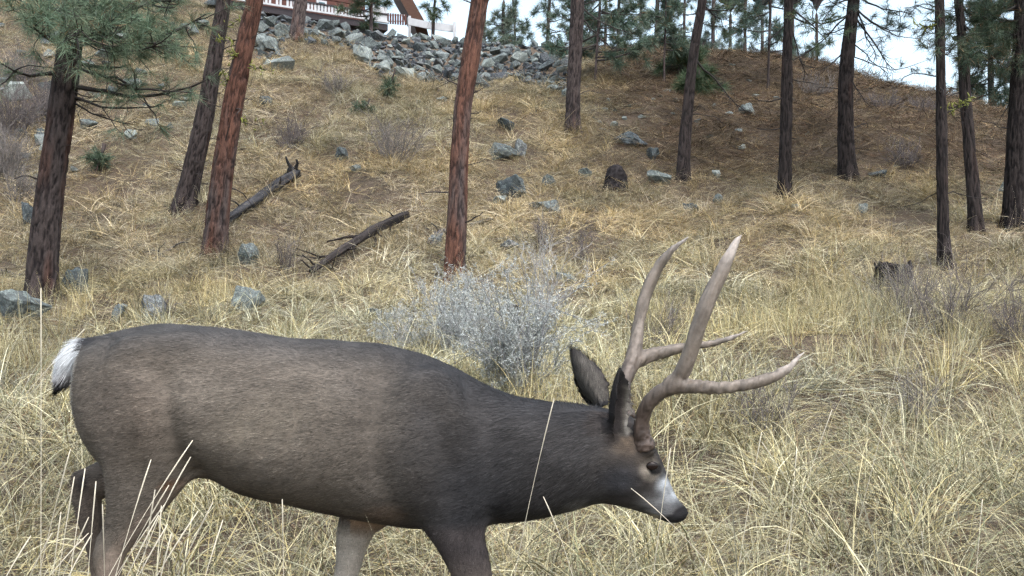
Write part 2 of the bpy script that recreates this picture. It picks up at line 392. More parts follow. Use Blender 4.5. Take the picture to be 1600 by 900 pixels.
TALUS = [(392, 22), (470, 30), (520, 36), (560, 37), (600, 44), (640, 44), (700, 44), (745, 62), (800, 60), (886, 68), (892, 152), (845, 138), (800, 122), (745, 136), (690, 128), (650, 120), (590, 116), (556, 92), (545, 72), (480, 66), (445, 60), (440, 112), (398, 88)]
def make_rocks():
    r = np.random.default_rng(11)
    # rock slide below the deck
    placed = []; n = 0; tries = 0
    while n < 300 and tries < 16000:
        tries += 1
        u, v = r.uniform(388, 894), r.uniform(20, 154)
        if not polys_in(np.array([u]), np.array([v]), TALUS)[0]: continue
        s = float(np.clip(r.lognormal(math.log(20), 0.42), 10, 46))
        if any((u - a) ** 2 + (2.0 * (v - b)) ** 2 < (0.32 * (s + c)) ** 2 for a, b, c in placed): continue
        h = hit(u, v + 3)
        if h is None: continue
        placed.append((u, v, s)); n += 1; m = s / pxm(h[1])
        mat = M_PALE if r.random() < 0.22 else (M_DARKROCK if r.random() < 0.2 else M_ROCK)
        o = put_rock('slide_rock', rock_mesh(ROCKS, int(r.integers(14)), mat), h + np.array([0, 0, 0.16 * m]), (m * 1.2, m * 1.0, m * r.uniform(0.8, 1.5)), (r.uniform(-.8, .8), r.uniform(-.8, .8), r.uniform(0, 6.28)))
        kind = {M_PALE: 'pale', M_DARKROCK: 'dark', M_ROCK: 'grey'}[mat]; sz = 'large ' if s > 30 else ('small ' if s < 15 else '')
        tag(o, sz + kind + ' angular rock lying in the rock slide below the deck', 'rock', sz + kind + ' rocks of the slide below the deck')
    # fine rubble between
    mb = MB(); k = 0
    base = []
    for me in ROCKS:
        v = np.array([q.co for q in me.vertices]); t = np.array([p.vertices[:] for p in me.polygons]); base.append((v, t))
    U = r.uniform(388, 894, 2300); Vv = r.uniform(22, 152, 2300); ok = polys_in(U, Vv, TALUS); H = hits(U[ok], Vv[ok])
    for h in H[~np.isnan(H[:, 0])]:
        v, t = base[int(r.integers(14))]; s = r.uniform(4, 12) / pxm(h[1]); a = r.uniform(0, 6.28); R = np.array([[math.cos(a), -math.sin(a), 0], [math.sin(a), math.cos(a), 0], [0, 0, 1]])
        mb.add((v * np.array([s, s, s * 1.3])) @ R.T + h + np.array([0, 0, r.uniform(-.1, .3) * s]), t)
    o = mb.build('slide_rubble', M_DARKROCK, smooth=False); tag(o, 'small grey stone rubble filling the gaps of the rock slide', 'rubble', kind='stuff')
    # boulders of the hillside: u, v (centre), width, height in photo pixels, material, label
    L = [(28, 476, 84, 62, 'g', 'large lichen speckled grey boulder at the foot of the dark forked pine'),
         (186, 488, 40, 34, 'p', 'rounded pale boulder in yellow grass beside a dark rock'),
         (236, 486, 48, 46, 'd', 'dark pitted rock in the grass behind the deer rump'),
         (385, 466, 58, 46, 'g', 'blue grey blocky boulder in tall grass above the deer back'),
         (389, 398, 44, 42, 'g', 'grey boulder beside the foot of the red barked leaning pine'),
         (118, 440, 44, 44, 'g', 'grey boulder behind the foot of the dark forked pine'),
         (40, 336, 30, 46, 'g', 'upright grey rock on the slope behind the dark forked pine'),
         (632, 113, 46, 26, 'p', 'large pale flat boulder at the foot of the rock slide'),
         (600, 103, 34, 22, 'p', 'pale slanting boulder beside the large flat one under the slide'),
         (566, 82, 34, 36, 'p', 'pale boulder at the edge of the rock slide'),
         (664, 124, 26, 22, 'g', 'grey boulder half sunk at the foot of the rock slide'),
         (404, 62, 34, 36, 'p', 'pale blocky boulder beside the trunk of the red barked leaning pine'),
         (440, 48, 34, 26, 'g', 'mossy grey boulder beside the pine below the deck'),
         (786, 237, 56, 34, 'g', 'grey green boulder in the grass right of the straight red pine'),
         (812, 232, 26, 32, 'd', 'dark boulder leaning against a grey green one'),
         (800, 293, 76, 36, 'g', 'wide grey slab of rock in the grass right of the straight red pine'),
         (778, 313, 36, 14, 'p', 'pale flat stone below the wide grey slab'),
         (852, 322, 62, 26, 'g', 'low grey rock below the wide slab'),
         (985, 216, 54, 26, 'g', 'flat grey green boulder on the bare needle slope'),
         (1021, 240, 24, 26, 'g', 'triangular grey rock above the rounded black stump'),
         (1032, 276, 44, 30, 'g', 'grey rock at the foot of the thin leaning pine'),
         (914, 270, 24, 22, 'g', 'small grey rock beside the rounded black stump'),
         (858, 284, 30, 20, 'g', 'small rock beside the wide grey slab'),
         (1170, 170, 38, 26, 'g', 'rounded grey boulder below the drooping dead branch'),
         (1243, 324, 16, 13, 'p', 'small pale stone at the foot of the straight dark pine'),
         (1350, 326, 20, 17, 'p', 'small pale stone behind a grass tuft under the thick dark pine'),
         (880, 433, 48, 18, 'g', 'flat grey stone in the grass above the sagebrush'),
         (1048, 486, 28, 14, 'g', 'small flat stone in the grass between the antlers'),
         (1152, 496, 22, 16, 'g', 'small stone in the grass behind the near antler'),
         (535, 240, 26, 26, 'g', 'grey rock beside the bare bush on the slope'),
         (555, 262, 20, 18, 'g', 'small half buried rock below the bare bush'),
         (787, 193, 38, 26, 'g', 'grey rock in the grass beside the upper trunk of the straight red pine'),
         (414, 158, 24, 16, 'g', 'small flat grey rock in the grass right of the leaning pine'),
         (137, 194, 36, 20, 'g', 'flat grey stone on the slope under the pine boughs'),
         (203, 210, 24, 18, 'p', 'small pale stone on the slope under the pine boughs'),
         (62, 213, 14, 26, 'p', 'pale upright splinter of rock left of the dark forked pine'),
         (172, 145, 30, 22, 'g', 'grey stone under the drooping pine bough'),
         (72, 84, 26, 16, 'p', 'pale stone between the pine boughs'),
         (655, 160, 18, 10, 'p', 'small white stone in the grass under the rock slide'),
         (690, 155, 22, 12, 'g', 'small grey stone beside the upper trunk of the straight red pine'),
         (1372, 272, 34, 18, 'g', 'grey stone on the shaded slope right of the thick dark pine'),
         (1120, 270, 20, 16, 'p', 'small pale rock in the grass beside the thin leaning pine'),
         (685, 378, 44, 24, 'd', 'dark rock left of the straight red pine'),
         (798, 383, 44, 22, 'd', 'dark flat rock right of the straight red pine'),
         (1122, 310, 20, 16, 'g', 'small grey stone in the grass between the thin pines'),
         (1080, 325, 30, 16, 'g', 'half buried grey stone below the thin leaning pine'),
         (1570, 292, 18, 22, 'p', 'pale stone between the two pines on the shaded slope'),
         (585, 490, 36, 22, 'g', 'grey rock in yellow grass just above the deer back')]
    mats = {'g': M_ROCK, 'p': M_PALE, 'd': M_DARKROCK}
    for i, (u, v, w, h, m, lab) in enumerate(L):
        b = hit(u, v + 0.42 * h); s = pxm(b[1]); W, Hh = w / s, h / s
        o = put_rock('boulder', rock_mesh(BIG, i % 10, mats[m]), b + np.array([0, 0.15 * W, 0.36 * Hh]), (W * 1.1, W * 0.95, Hh * 1.75), (r.uniform(-.15, .15), r.uniform(-.2, .2), r.uniform(0, 6.28)))
        tag(o, lab, 'rock')
    # pale stones strewn over the bare needle slope, and grey ones on the far left slope
    pts = [(918, 137), (980, 130), (1007, 137), (1042, 143), (950, 158), (984, 168), (961, 174), (1032, 152), (1057, 158), (1113, 123), (1108, 135), (1143, 150), (1139, 179), (1116, 166), (1131, 140), (1180, 151), (1052, 178), (935, 192), (942, 204), (930, 187), (945, 172), (1090, 192), (1155, 206), (1214, 157), (1237, 156), (1003, 184), (960, 196), (1072, 172), (1095, 140), (1144, 103), (1170, 128), (1020, 158), (1066, 142), (975, 187), (1262, 210), (1400, 262), (1110, 215), (1160, 232), (1450, 250)]
    for u, v in pts:
        b = hit(u, v); m = r.uniform(8, 16) / pxm(b[1])
        o = put_rock('stone', rock_mesh(ROCKS, int(r.integers(14)), M_PALE), b + np.array([0, 0, 0.1 * m]), (m * 1.2, m, m), (r.uniform(-.3, .3), r.uniform(-.3, .3), r.uniform(0, 6.28)))
        tag(o, 'small pale stone strewn on the brown needle covered slope', 'stone', 'pale stones on the needle slope')
    for k in range(70):
        u, v = r.uniform(0, 345), r.uniform(8, 215)
        if k > 45: u, v = r.uniform(0, 130), r.uniform(60, 330)
        b = hit(u, v)
        if b is None: continue
        spx = float(np.clip(r.lognormal(math.log(20), 0.45), 9, 48)); m = spx / pxm(b[1]); mt = M_ROCK if r.random() < .7 else M_PALE
        o = put_rock('slope_rock', rock_mesh(ROCKS, int(r.integers(14)), mt), b + np.array([0, 0, 0.25 * m]), (m * 1.2, m, m * 1.2), (r.uniform(-.4, .4), r.uniform(-.4, .4), r.uniform(0, 6.28)))
        nm = ('large ' if spx > 28 else ('small ' if spx < 15 else '')) + ('pale' if mt is M_PALE else 'grey'); tag(o, nm + ' rock on the steep slope behind the dark forked pine', 'rock', nm + ' rocks on the slope behind the dark forked pine')
make_rocks()

# ---------------------------------------------------------------- pines
def tufts(mb, Cn, Ax, K=34, L=0.17, w=0.0022, seed=0, base=(0.055, 0.095, 0.05)):
    """long-needled shoots: K needles fanning out of every shoot end"""
    r = np.random.default_rng(seed); Cn = np.asarray(Cn, float); Ax = norm(Ax); n = len(Cn)
    if n == 0: return
    d = norm(Ax[:, None] * 0.75 + r.normal(size=(n, K, 3)) * 0.55)
    st = Cn[:, None] - Ax[:, None] * r.uniform(0, 0.10, (n, K, 1))
    ln = L * r.uniform(0.65, 1.15, (n, K, 1))
    tip = st + d * ln - np.array([0, 0, 1.0]) * ln * 0.12
    p = norm(np.cross(d, r.normal(size=(n, K, 3)))) * w * r.uniform(0.7, 1.3, (n, K, 1))
    V = np.stack([st - p, st + p, tip], 2).reshape(-1, 3)
    T = np.arange(n * K * 3).reshape(-1, 3)
    c = np.array(base) * r.uniform(0.65, 1.4, (n, K, 1)) * r.uniform(0.75, 1.25, (n, 1, 1)); c = c * np.array([1, 1, 1]) + r.uniform(0, 0.02, (n, 1, 1)) * np.array([1.2, 0.6, 0])
    dead = r.random((n, K, 1)) < 0.05; c = np.where(dead, np.array([0.20, 0.12, 0.06]), c)
    mb.add(V, T, None, np.repeat(c.reshape(-1, 3), 3, 0))

def limb(mb, a, b, r0, r, sag=0.1, n=None, col=(0.05, 0.042, 0.04), tip=0.25, wig=0.16):
    a = np.asarray(a, float); b = np.asarray(b, float); Ln = np.linalg.norm(b - a); n = n or max(5, int(Ln / 0.12))
    t = np.linspace(0, 1, n)[:, None]; p = a + (b - a) * t
    p = p + np.array([0, 0, -sag * Ln]) * (4 * t * (1 - t))
    p[1:-1] += (np.cumsum(r.normal(size=(n, 3)), 0) * wig * Ln / n)[1:-1] * np.sin(t[1:-1] * 3.14)
    tube(mb, p, r0 * (1 - (1 - tip) * t[:, 0]), 6 if r0 > 0.012 else 4, col)
    return p

def bough(mbW, A, B, r0, r, leaf=True, sag=0.1, twigs=7, tw=0.4, C=None, Ax=None, col=(0.05, 0.042, 0.04), t0=0.3):
    """limb with side twigs; shoot ends are appended to C, Ax"""
    p = limb(mbW, A, B, r0, r, sag, col=col); Ln = np.linalg.norm(np.asarray(B) - A); dm = norm(np.asarray(B, float) - A)
    for q in range(twigs):
        t = r.uniform(t0, 1); i = int(t * (len(p) - 1)); s = p[i]
        dr = norm(dm * 0.6 + r.normal(size=3) * np.array([0.7, 0.7, 0.45]) + np.array([0, 0, 0.15 if leaf else -0.1])); e = s + dr * tw * r.uniform(0.5, 1.2)
        w = limb(mbW, s, e, max(0.004, r0 * 0.35), r, 0.08, 5, col, wig=0.2)
        if leaf and C is not None:
            C.append(e); Ax.append(norm(w[-1] - w[-2]))
            for g in range(2):
                k = r.uniform(0.35, 0.95); s2 = s + (e - s) * k; d2 = norm(dr + r.normal(size=3) * 0.7); C.append(s2 + d2 * 0.12); Ax.append(d2)
                limb(mbW, s2, s2 + d2 * 0.12, 0.004, r, 0, 3, col)
        else:
            for g in range(2):
                s2 = s + (e - s) * r.uniform(0.3, 0.9); limb(mbW, s2, s2 + norm(dr + r.normal(size=3) * 0.8) * tw * 0.5, 0.003, r, 0.1, 4, col, wig=0.2)
    if leaf and C is not None: C.append(p[-1]); Ax.append(dm)
    return p

def pine(label, path, wb, wt, D=None, height=11.0, red=0.3, tone=1.0, boughs=(), crown=(6.5, 26, 1.5), seed=0, needle=(0.055, 0.095, 0.05), K=30, NL=0.17, nw=0.0026, dead=0, fine=True, lichen=0):
    """path: photo pixels from foot to the top of the visible trunk; wb/wt: its width there in pixels"""
    r = np.random.default_rng(500 + seed); u0, v0 = path[0]
    if D is None: foot = hit(u0, v0); D = foot[1]
    else:
        x = P(u0, v0, D)[0]; foot = np.array([x, D, float(hgt(x, D))])
    pts = [foot - np.array([0, 0, 0.25])] + ([foot] if True else []) + [P(u, v, D) for u, v in path[1:]]
    tz = pts[-1]; dr = norm(tz - pts[-2]); dr = norm(dr + np.array([0, 0, 0.6]))
    top = foot[2] + height; rem = max(0.04, (top - tz[2]) / dr[2])
    q = [tz + dr * rem * s for s in (0.33, 0.66, 1.0)]
    full = np.array(pts + q); seg = np.r_[0, np.cumsum(np.linalg.norm(np.diff(full, axis=0), axis=1))]
    vis = seg[len(pts) - 1]; LT = seg[-1]
    s = np.r_[np.arange(0, vis, 0.035 if fine else 0.09), np.linspace(vis, LT, 30)] if fine else np.r_[np.arange(0, vis, 0.12), np.linspace(vis, LT, 16)]
    sm = spline(full, 800); ss = np.r_[0, np.cumsum(np.linalg.norm(np.diff(sm, axis=0), axis=1))]; s = s * ss[-1] / LT
    cen = np.stack([np.interp(s, ss, sm[:, k]) for k in range(3)], 1)
    rb, rt = 0.86 * wb / pxm(D) / 2, 0.88 * wt / pxm(D) / 2
    rad = np.where(s < vis, rb + (rt - rb) * s / max(vis, 1e-3), rt + (0.03 - rt) * (s - vis) / max(LT - vis, 1e-3))
    rad = rad * (1 + 0.28 * np.exp(-np.maximum(s - 0.25, 0) / 0.22))
    n = 64 if fine else 14; th = np.arange(n) * 2 * math.pi / n
    tg = norm(np.gradient(cen, axis=0)); a = norm(np.cross(tg, np.array([0, 1.0, 0]))); b = np.cross(tg, a)
    ct, st_ = np.cos(th), np.sin(th); rr = rb
    pn = np.stack([np.broadcast_to(ct, (len(s), n)) * rr * 30, np.broadcast_to(st_, (len(s), n)) * rr * 30, np.broadcast_to((s * 3.4)[:, None], (len(s), n))], -1) + seed * 13.7
    wv = fbm(pn * 0.5, 2, seed) * 0.9; f = np.abs(fbm(pn + wv[..., None] * np.array([1, 1, 0.3]), 3, seed + 5))
    plate = sstep(0.02, 0.30, f)                                           # 0 in the fissures, 1 on the plates
    flare = 0.16 * np.exp(-np.maximum(s - 0.25, 0) / 0.18)[:, None] * np.sin(th * 5 + seed)[None]
    R = rad[:, None] * (1 + flare) + (plate - 0.6) * min(0.028, rb * 0.17) + 0.01 * fbm(pn * np.array([.25, .25, .4]), 2, seed + 9)
    V = cen[:, None] + a[:, None] * (ct[None, :, None] * R[..., None]) + b[:, None] * (st_[None, :, None] * R[..., None])
    big = sstep(-0.5, 0.6, fbm(pn * np.array([.22, .22, .25]) + 40, 3, seed + 21) + (red - 0.5) * 2.2)
    g = fbm(pn * np.array([2, 2, 1.0]) + 9, 2, seed + 31)[..., None] * 0.25 + 1
    dk, gr, rd = np.array([0.022, 0.019, 0.021]), np.array([0.092, 0.076, 0.073]), np.array([0.125, 0.063, 0.045])
    hi = gr + (rd - gr) * big[..., None]; lo = dk + (np.array([0.045, 0.026, 0.022]) - dk) * big[..., None]
    C = (lo + (hi - lo) * plate[..., None]) * g * tone
    i = np.arange(len(s) - 1)[:, None] * n; j = np.arange(n)[None]; k = (j + 1) % n
    Q = np.stack([i + j, i + k, i + n + k, i + n + j], -1).reshape(-1, 4)
    root = empty('pine_tree', tuple(foot)); tag(root, label, 'tree')
    mb = MB(); mb.add(V, None, Q, C.reshape(-1, 3)); mb.build('trunk', M_BARK, root)
    W = MB(); Cn, Ax = [], []; Lc = MB()
    bc = np.array([0.05, 0.042, 0.04]) * tone
    def on_trunk(v):
        z = P(u0, v, D)[2]; return np.array([np.interp(z, cen[:, 2], cen[:, c]) for c in range(3)])
    for (v, eu, ev, dy, leaf, rr_, tw) in boughs:
        A = on_trunk(v); B = P(eu, ev, D + dy); Wb = MB(); p = bough(Wb, A, B, rr_, r, leaf, 0.1 if leaf else 0.06, tw, 0.42 if leaf else 0.3, Cn, Ax, bc); Wb.build('branch' if leaf else 'dead_branch', M_TWIG, root)
        if lichen and not leaf:
            for g_ in range(26):
                i_ = int(r.integers(len(p))); c_ = p[i_] + r.normal(size=3) * 0.025; e_ = c_ + r.normal(size=3) * 0.035
                tube(Lc, [c_, e_], [0.010, 0.006], 4, np.array([0.20, 0.22, 0.05]) * r.uniform(.6, 1.1))
    for g_ in range(dead):                                                # dead snapped stubs up the visible trunk
        z = r.uniform(0.15, 0.95) * vis; A = np.array([np.interp(z, s, cen[:, c]) for c in range(3)]); az = r.uniform(0, 6.28); ln = r.uniform(0.15, 0.6)
        B = A + np.array([math.cos(az), math.sin(az) * .6, r.uniform(-0.35, 0.35)]) * (ln + rb)
        Wb = MB(); limb(Wb, A, B, r.uniform(0.006, 0.013), r, -0.05, 6, bc, 0.4, 0.3); Wb.build('dead_stub', M_TWIG, root)
    cs, nb, cl = crown
    for g_ in range(nb):
        z = foot[2] + cs + (height - cs - 0.2) * (g_ + r.random()) / nb
        A = np.array([np.interp(z, cen[:, 2], cen[:, c]) for c in range(3)]); az = r.uniform(0, 6.28); t = (z - foot[2] - cs) / max(height - cs, .1); ln = cl * (1 - 0.75 * t) * r.uniform(0.7, 1.2)
        B = A + np.array([math.cos(az), math.sin(az), r.uniform(-0.12, 0.35)]) * ln
        bough(W, A, B, 0.012 + 0.012 * ln, r, True, 0.07, max(4, int(5 * ln)), 0.4 * min(1.0, ln), Cn, Ax, bc)
    if W.n: W.build('upper_branches', M_TWIG, root)['kind'] = 'stuff'
    if Lc.n: Lc.build('lichen', M_TWIG, root)['kind'] = 'stuff'
    if Cn:
        mb = MB(); tufts(mb, Cn, Ax, K, NL, nw, seed, needle); o = mb.build('crown', M_NEEDLE, root, smooth=False); o['kind'] = 'stuff'
    return root

GRN = (0.06, 0.105, 0.065); DGR = (0.035, 0.065, 0.042)
pine('dark forked pine with green boughs over the slope, nearest a lichen boulder', [(65, 474), (68, 400), (78, 300), (92, 200), (104, 110), (112, 40), (120, -60)], 52, 36, height=10.5, red=0.3, tone=0.5, seed=1, needle=(0.095, 0.15, 0.10), K=32, NL=0.20, nw=0.0021,
     boughs=[(110, 0, 98, -0.6, True, 0.028, 3), (96, 205, 100, 0.2, False, 0.026, 7), (70, 178, 20, -0.7, True, 0.028, 15), (55, 262, 28, 0.3, True, 0.032, 16), (50, 250, 62, -0.4, True, 0.026, 14), (40, 322, 22, -0.2, True, 0.028, 14),
             (30, 40, 8, -0.6, True, 0.026, 15), (60, 48, 42, -0.9, True, 0.024, 12), (20, 150, -10, -0.4, True, 0.028, 16), (20, 232, -6, 0.6, True, 0.028, 15), (10, 310, -14, 0.2, True, 0.03, 15), (75, 128, 40, -1.1, True, 0.02, 10),
             (130, 335, 118, 0.1, True, 0.03, 7), (140, 255, 165, -0.1, True, 0.018, 5), (96, 300, 145, -0.2, True, 0.024, 6), (30, 92, -10, 0.8, True, 0.02, 13), (10, 12, -12, 0.3, True, 0.024, 12), (150, 175, 160, 0.2, False, 0.012, 7), (155, 215, 195, 0.3, False, 0.012, 8), (45, 190, 48, -0.6, True, 0.02, 14), (35, 285, 60, -0.3, True, 0.02, 12)], crown=(5.2, 26, 1.8), dead=3)
pine('thin dark pine leaning right behind the red barked leaning pine', [(288, 328), (300, 270), (318, 190), (332, 110), (344, 40), (354, -40)], 38, 20, height=12, red=0.1, tone=0.55, seed=2, dead=10, boughs=[(120, 372, 95, 0.1, False, 0.01, 4), (50, 385, 20, 0.1, False, 0.012, 5)], lichen=1, crown=(6.8, 26, 1.5))
pine('red barked leaning pine with yellow lichen twigs beside a fallen log', [(333, 406), (341, 330), (352, 240), (368, 140), (385, 60), (402, -30)], 42, 27, height=12, red=0.62, tone=0.78, seed=3, dead=9,
     boughs=[(60, 342, 62, -0.1, False, 0.012, 4), (118, 350, 128, -0.1, False, 0.012, 5), (95, 425, 108, 0, False, 0.008, 3), (85, 360, 80, -0.2, False, 0.01, 4), (182, 412, 192, 0.1, False, 0.009, 2)], lichen=1, crown=(6.6, 26, 1.5))
pine('straight red barked pine standing alone above the deer back', [(710, 441), (712, 380), (716, 300), (719, 220), (724, 160), (735, 90), (748, 10), (756, -50)], 36, 28, height=12, red=0.6, tone=0.85, seed=4, dead=4,
     boughs=[(138, 680, 112, -0.1, False, 0.013, 3), (152, 765, 130, 0.05, False, 0.011, 3), (175, 752, 173, 0, False, 0.012, 0), (186, 700, 187, 0, False, 0.01, 0), (187, 746, 184, 0, False, 0.01, 0), (260, 762, 246, 0, False, 0.010, 0), (2, 716, -6, 0, False, 0.016, 2), (130, 757, 128, 0, False, 0.012, 0)], crown=(6.8, 26, 1.5))
pine('grey brown pine at the right end of the rock slide', [(894, 208), (896, 150), (899, 80), (903, -20)], 26, 22, height=13, red=0.08, tone=0.68, seed=5, dead=6,
     boughs=[(18, 945, 68, 0.2, False, 0.02, 8), (5, 985, 50, -0.2, False, 0.018, 8)], crown=(5.6, 26, 1.8))
pine('thin leaning pine with a long drooping dead branch', [(1067, 282), (1070, 220), (1076, 150), (1086, 70), (1100, -20)], 22, 14, height=12, red=0.22, tone=0.45, seed=6, dead=7,
     boughs=[(88, 1165, 175, 0.2, False, 0.022, 7), (14, 1160, 8, 0.3, True, 0.02, 7), (34, 1128, 38, 0, False, 0.012, 5), (6, 1140, 26, 0.6, True, 0.02, 7)], crown=(5.6, 22, 1.6))
pine('straight dark pine with a small pale stone at its foot', [(1226, 312), (1227, 240), (1229, 150), (1231, 60), (1233, -30)], 25, 14, height=12, red=0.16, tone=0.30, seed=7, dead=9,  # low tone puts the backlit look of the right-hand pines into their bark
     boughs=[(8, 1290, 60, -0.3, True, 0.018, 5), (35, 1180, 70, 0.2, False, 0.014, 7), (20, 1285, 20, 0.4, True, 0.016, 6), (28, 1262, 118, 0.1, False, 0.016, 9)], crown=(5.2, 24, 1.7))
pine('thick dark pine with drooping twiggy branches against the sky', [(1325, 280), (1322, 220), (1321, 150), (1325, 80), (1334, 0), (1340, -50)], 31, 17, height=11.5, red=0.15, tone=0.32, seed=8, dead=6, needle=(0.04, 0.07, 0.06),
     boughs=[(12, 1242, 92, -0.2, False, 0.02, 12), (68, 1284, 108, 0.0, False, 0.016, 4), (20, 1400, 110, 0.1, False, 0.02, 11), (8, 1410, 50, -0.5, True, 0.02, 9), (2, 1370, 95, 0.4, False, 0.018, 11), (20, 1265, 30, 0.4, True, 0.018, 8), (-10, 1420, 15, 0.5, True, 0.02, 10), (62, 1384, 112, 0.4, False, 0.014, 8), (-5, 1290, -5, -0.5, True, 0.02, 9), (98, 1362, 168, 0, False, 0.014, 8), (85, 1455, 92, 0.1, True, 0.012, 4), (10, 1440, 60, 0.3, True, 0.014, 6)], crown=(4.2, 26, 1.8))
pine('slim dark pine rising from grey twigs above a charred stump', [(1476, 418), (1474, 340), (1472, 250), (1470, 130), (1468, 20), (1467, -40)], 22, 13, height=10, red=0.12, tone=0.30, seed=9, dead=7, needle=DGR,
     boughs=[(38, 1430, 38, 0, False, 0.012, 5), (85, 1495, 70, 0.1, True, 0.014, 6), (60, 1450, 68, -0.1, True, 0.012, 5), (180, 1520, 150, 0.1, False, 0.010, 4), (165, 1510, 160, 0.1, False, 0.01, 4)], lichen=1, crown=(4.2, 24, 1.5))
pine('slim grey pine between the slim dark pine and the thick pine at its right', [(1526, 364), (1520, 300), (1512, 200), (1506, 110), (1500, 20), (1497, -30)], 25, 13, height=10.5, red=0.1, tone=0.36, seed=10, needle=DGR, dead=2,
     boughs=[(10, 1560, 28, 0.2, True, 0.02, 13), (30, 1540, 60, -0.2, True, 0.018, 12), (18, 1490, 30, 0, True, 0.016, 9), (50, 1560, 90, 0.3, True, 0.016, 12), (60, 1530, 85, -0.4, True, 0.016, 10)], crown=(4.0, 28, 1.7))
pine('thick black pine with dense dark boughs and a spreading foot', [(1582, 358), (1585, 280), (1589, 190), (1594, 90), (1598, -20)], 34, 23, height=11, red=0.08, tone=0.24, seed=11, needle=DGR, dead=2,
     boughs=[(30, 1525, 22, -0.2, True, 0.024, 15), (45, 1545, 62, 0.2, True, 0.022, 15), (12, 1545, 5, 0.2, True, 0.024, 16), (5, 1490, 12, -0.1, True, 0.024, 15), (60, 1520, 100, 0.4, True, 0.02, 12), (25, 1508, 55, 0.3, True, 0.02, 14), (70, 1575, 110, -0.2, True, 0.016, 9), (80, 1565, 182, 0.1, False, 0.014, 4)], crown=(4.0, 28, 1.9))
# trees on and beyond the rim
FAR = dict(K=34, NL=0.27, nw=0.0065, fine=False)
pine('brown pine trunk rising from rocks in front of the deck', [(463, 62), (466, 30), (472, -20)], 23, 21, height=9, red=0.35, seed=12, crown=(4.5, 16, 1.5), **{**FAR, 'fine': True})
pine('young green pine in front of the house wall', [(580, 44), (580, 20), (580, -10)], 7, 5, D=30.5, height=2.4, red=0.2, seed=13, needle=GRN, crown=(0.55, 20, 0.85), **FAR)
pine('small pine in front of the white fence', [(676, 44), (678, 20), (681, -10)], 6, 5, D=33.0, height=3.4, red=0.1, tone=0.7, seed=14, needle=GRN, crown=(0.9, 8, 0.6), **FAR)
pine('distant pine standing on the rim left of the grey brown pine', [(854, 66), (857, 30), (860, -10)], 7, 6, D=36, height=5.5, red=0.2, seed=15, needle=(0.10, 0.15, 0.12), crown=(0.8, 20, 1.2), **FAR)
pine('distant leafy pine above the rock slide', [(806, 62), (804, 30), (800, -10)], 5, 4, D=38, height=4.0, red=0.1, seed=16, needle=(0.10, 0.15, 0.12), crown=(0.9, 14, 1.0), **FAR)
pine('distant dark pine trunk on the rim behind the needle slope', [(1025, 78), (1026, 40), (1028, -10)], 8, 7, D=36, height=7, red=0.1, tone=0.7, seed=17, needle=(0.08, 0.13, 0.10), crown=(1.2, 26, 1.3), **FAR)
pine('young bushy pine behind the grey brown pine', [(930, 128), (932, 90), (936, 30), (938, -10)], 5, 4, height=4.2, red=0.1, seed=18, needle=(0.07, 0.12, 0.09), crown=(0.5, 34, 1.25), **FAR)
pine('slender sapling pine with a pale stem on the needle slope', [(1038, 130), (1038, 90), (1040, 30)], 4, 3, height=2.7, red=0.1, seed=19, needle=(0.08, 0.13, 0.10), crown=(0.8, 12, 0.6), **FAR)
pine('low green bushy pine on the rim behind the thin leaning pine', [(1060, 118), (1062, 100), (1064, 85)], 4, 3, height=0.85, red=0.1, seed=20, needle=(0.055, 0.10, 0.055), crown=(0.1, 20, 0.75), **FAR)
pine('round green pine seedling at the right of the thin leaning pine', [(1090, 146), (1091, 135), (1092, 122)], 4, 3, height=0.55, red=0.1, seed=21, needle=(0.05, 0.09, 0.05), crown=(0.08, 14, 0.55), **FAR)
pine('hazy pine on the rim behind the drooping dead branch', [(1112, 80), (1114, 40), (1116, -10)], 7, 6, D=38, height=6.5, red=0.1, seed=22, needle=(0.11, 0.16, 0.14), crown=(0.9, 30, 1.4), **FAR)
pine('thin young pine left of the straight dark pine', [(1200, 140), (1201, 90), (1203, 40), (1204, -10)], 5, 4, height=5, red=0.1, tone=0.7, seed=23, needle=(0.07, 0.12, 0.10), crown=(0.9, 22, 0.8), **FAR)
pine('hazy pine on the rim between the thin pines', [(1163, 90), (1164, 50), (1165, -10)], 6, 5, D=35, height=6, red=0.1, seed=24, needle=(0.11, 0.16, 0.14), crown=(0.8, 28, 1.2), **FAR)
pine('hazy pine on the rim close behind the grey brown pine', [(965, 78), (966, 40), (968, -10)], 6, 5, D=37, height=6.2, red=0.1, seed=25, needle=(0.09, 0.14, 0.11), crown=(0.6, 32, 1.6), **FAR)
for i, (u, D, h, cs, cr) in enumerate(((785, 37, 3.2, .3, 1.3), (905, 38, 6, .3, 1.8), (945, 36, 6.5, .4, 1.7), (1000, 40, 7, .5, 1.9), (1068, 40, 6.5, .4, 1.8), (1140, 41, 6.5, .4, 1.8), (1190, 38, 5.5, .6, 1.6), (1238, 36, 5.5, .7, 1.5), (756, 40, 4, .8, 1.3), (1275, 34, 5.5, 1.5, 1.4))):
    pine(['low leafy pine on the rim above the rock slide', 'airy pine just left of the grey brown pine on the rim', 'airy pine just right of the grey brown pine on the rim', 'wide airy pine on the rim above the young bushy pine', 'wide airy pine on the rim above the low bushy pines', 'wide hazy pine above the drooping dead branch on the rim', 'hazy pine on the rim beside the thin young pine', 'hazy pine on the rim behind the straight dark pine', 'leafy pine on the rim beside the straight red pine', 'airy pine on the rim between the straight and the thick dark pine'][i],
         [(u, 75), (u + 1, 40), (u + 2, 0)], 6, 5, D=D, height=h, red=0.1, seed=60 + i, needle=(0.125, 0.175, 0.14), crown=(cs, 26, cr), **FAR)
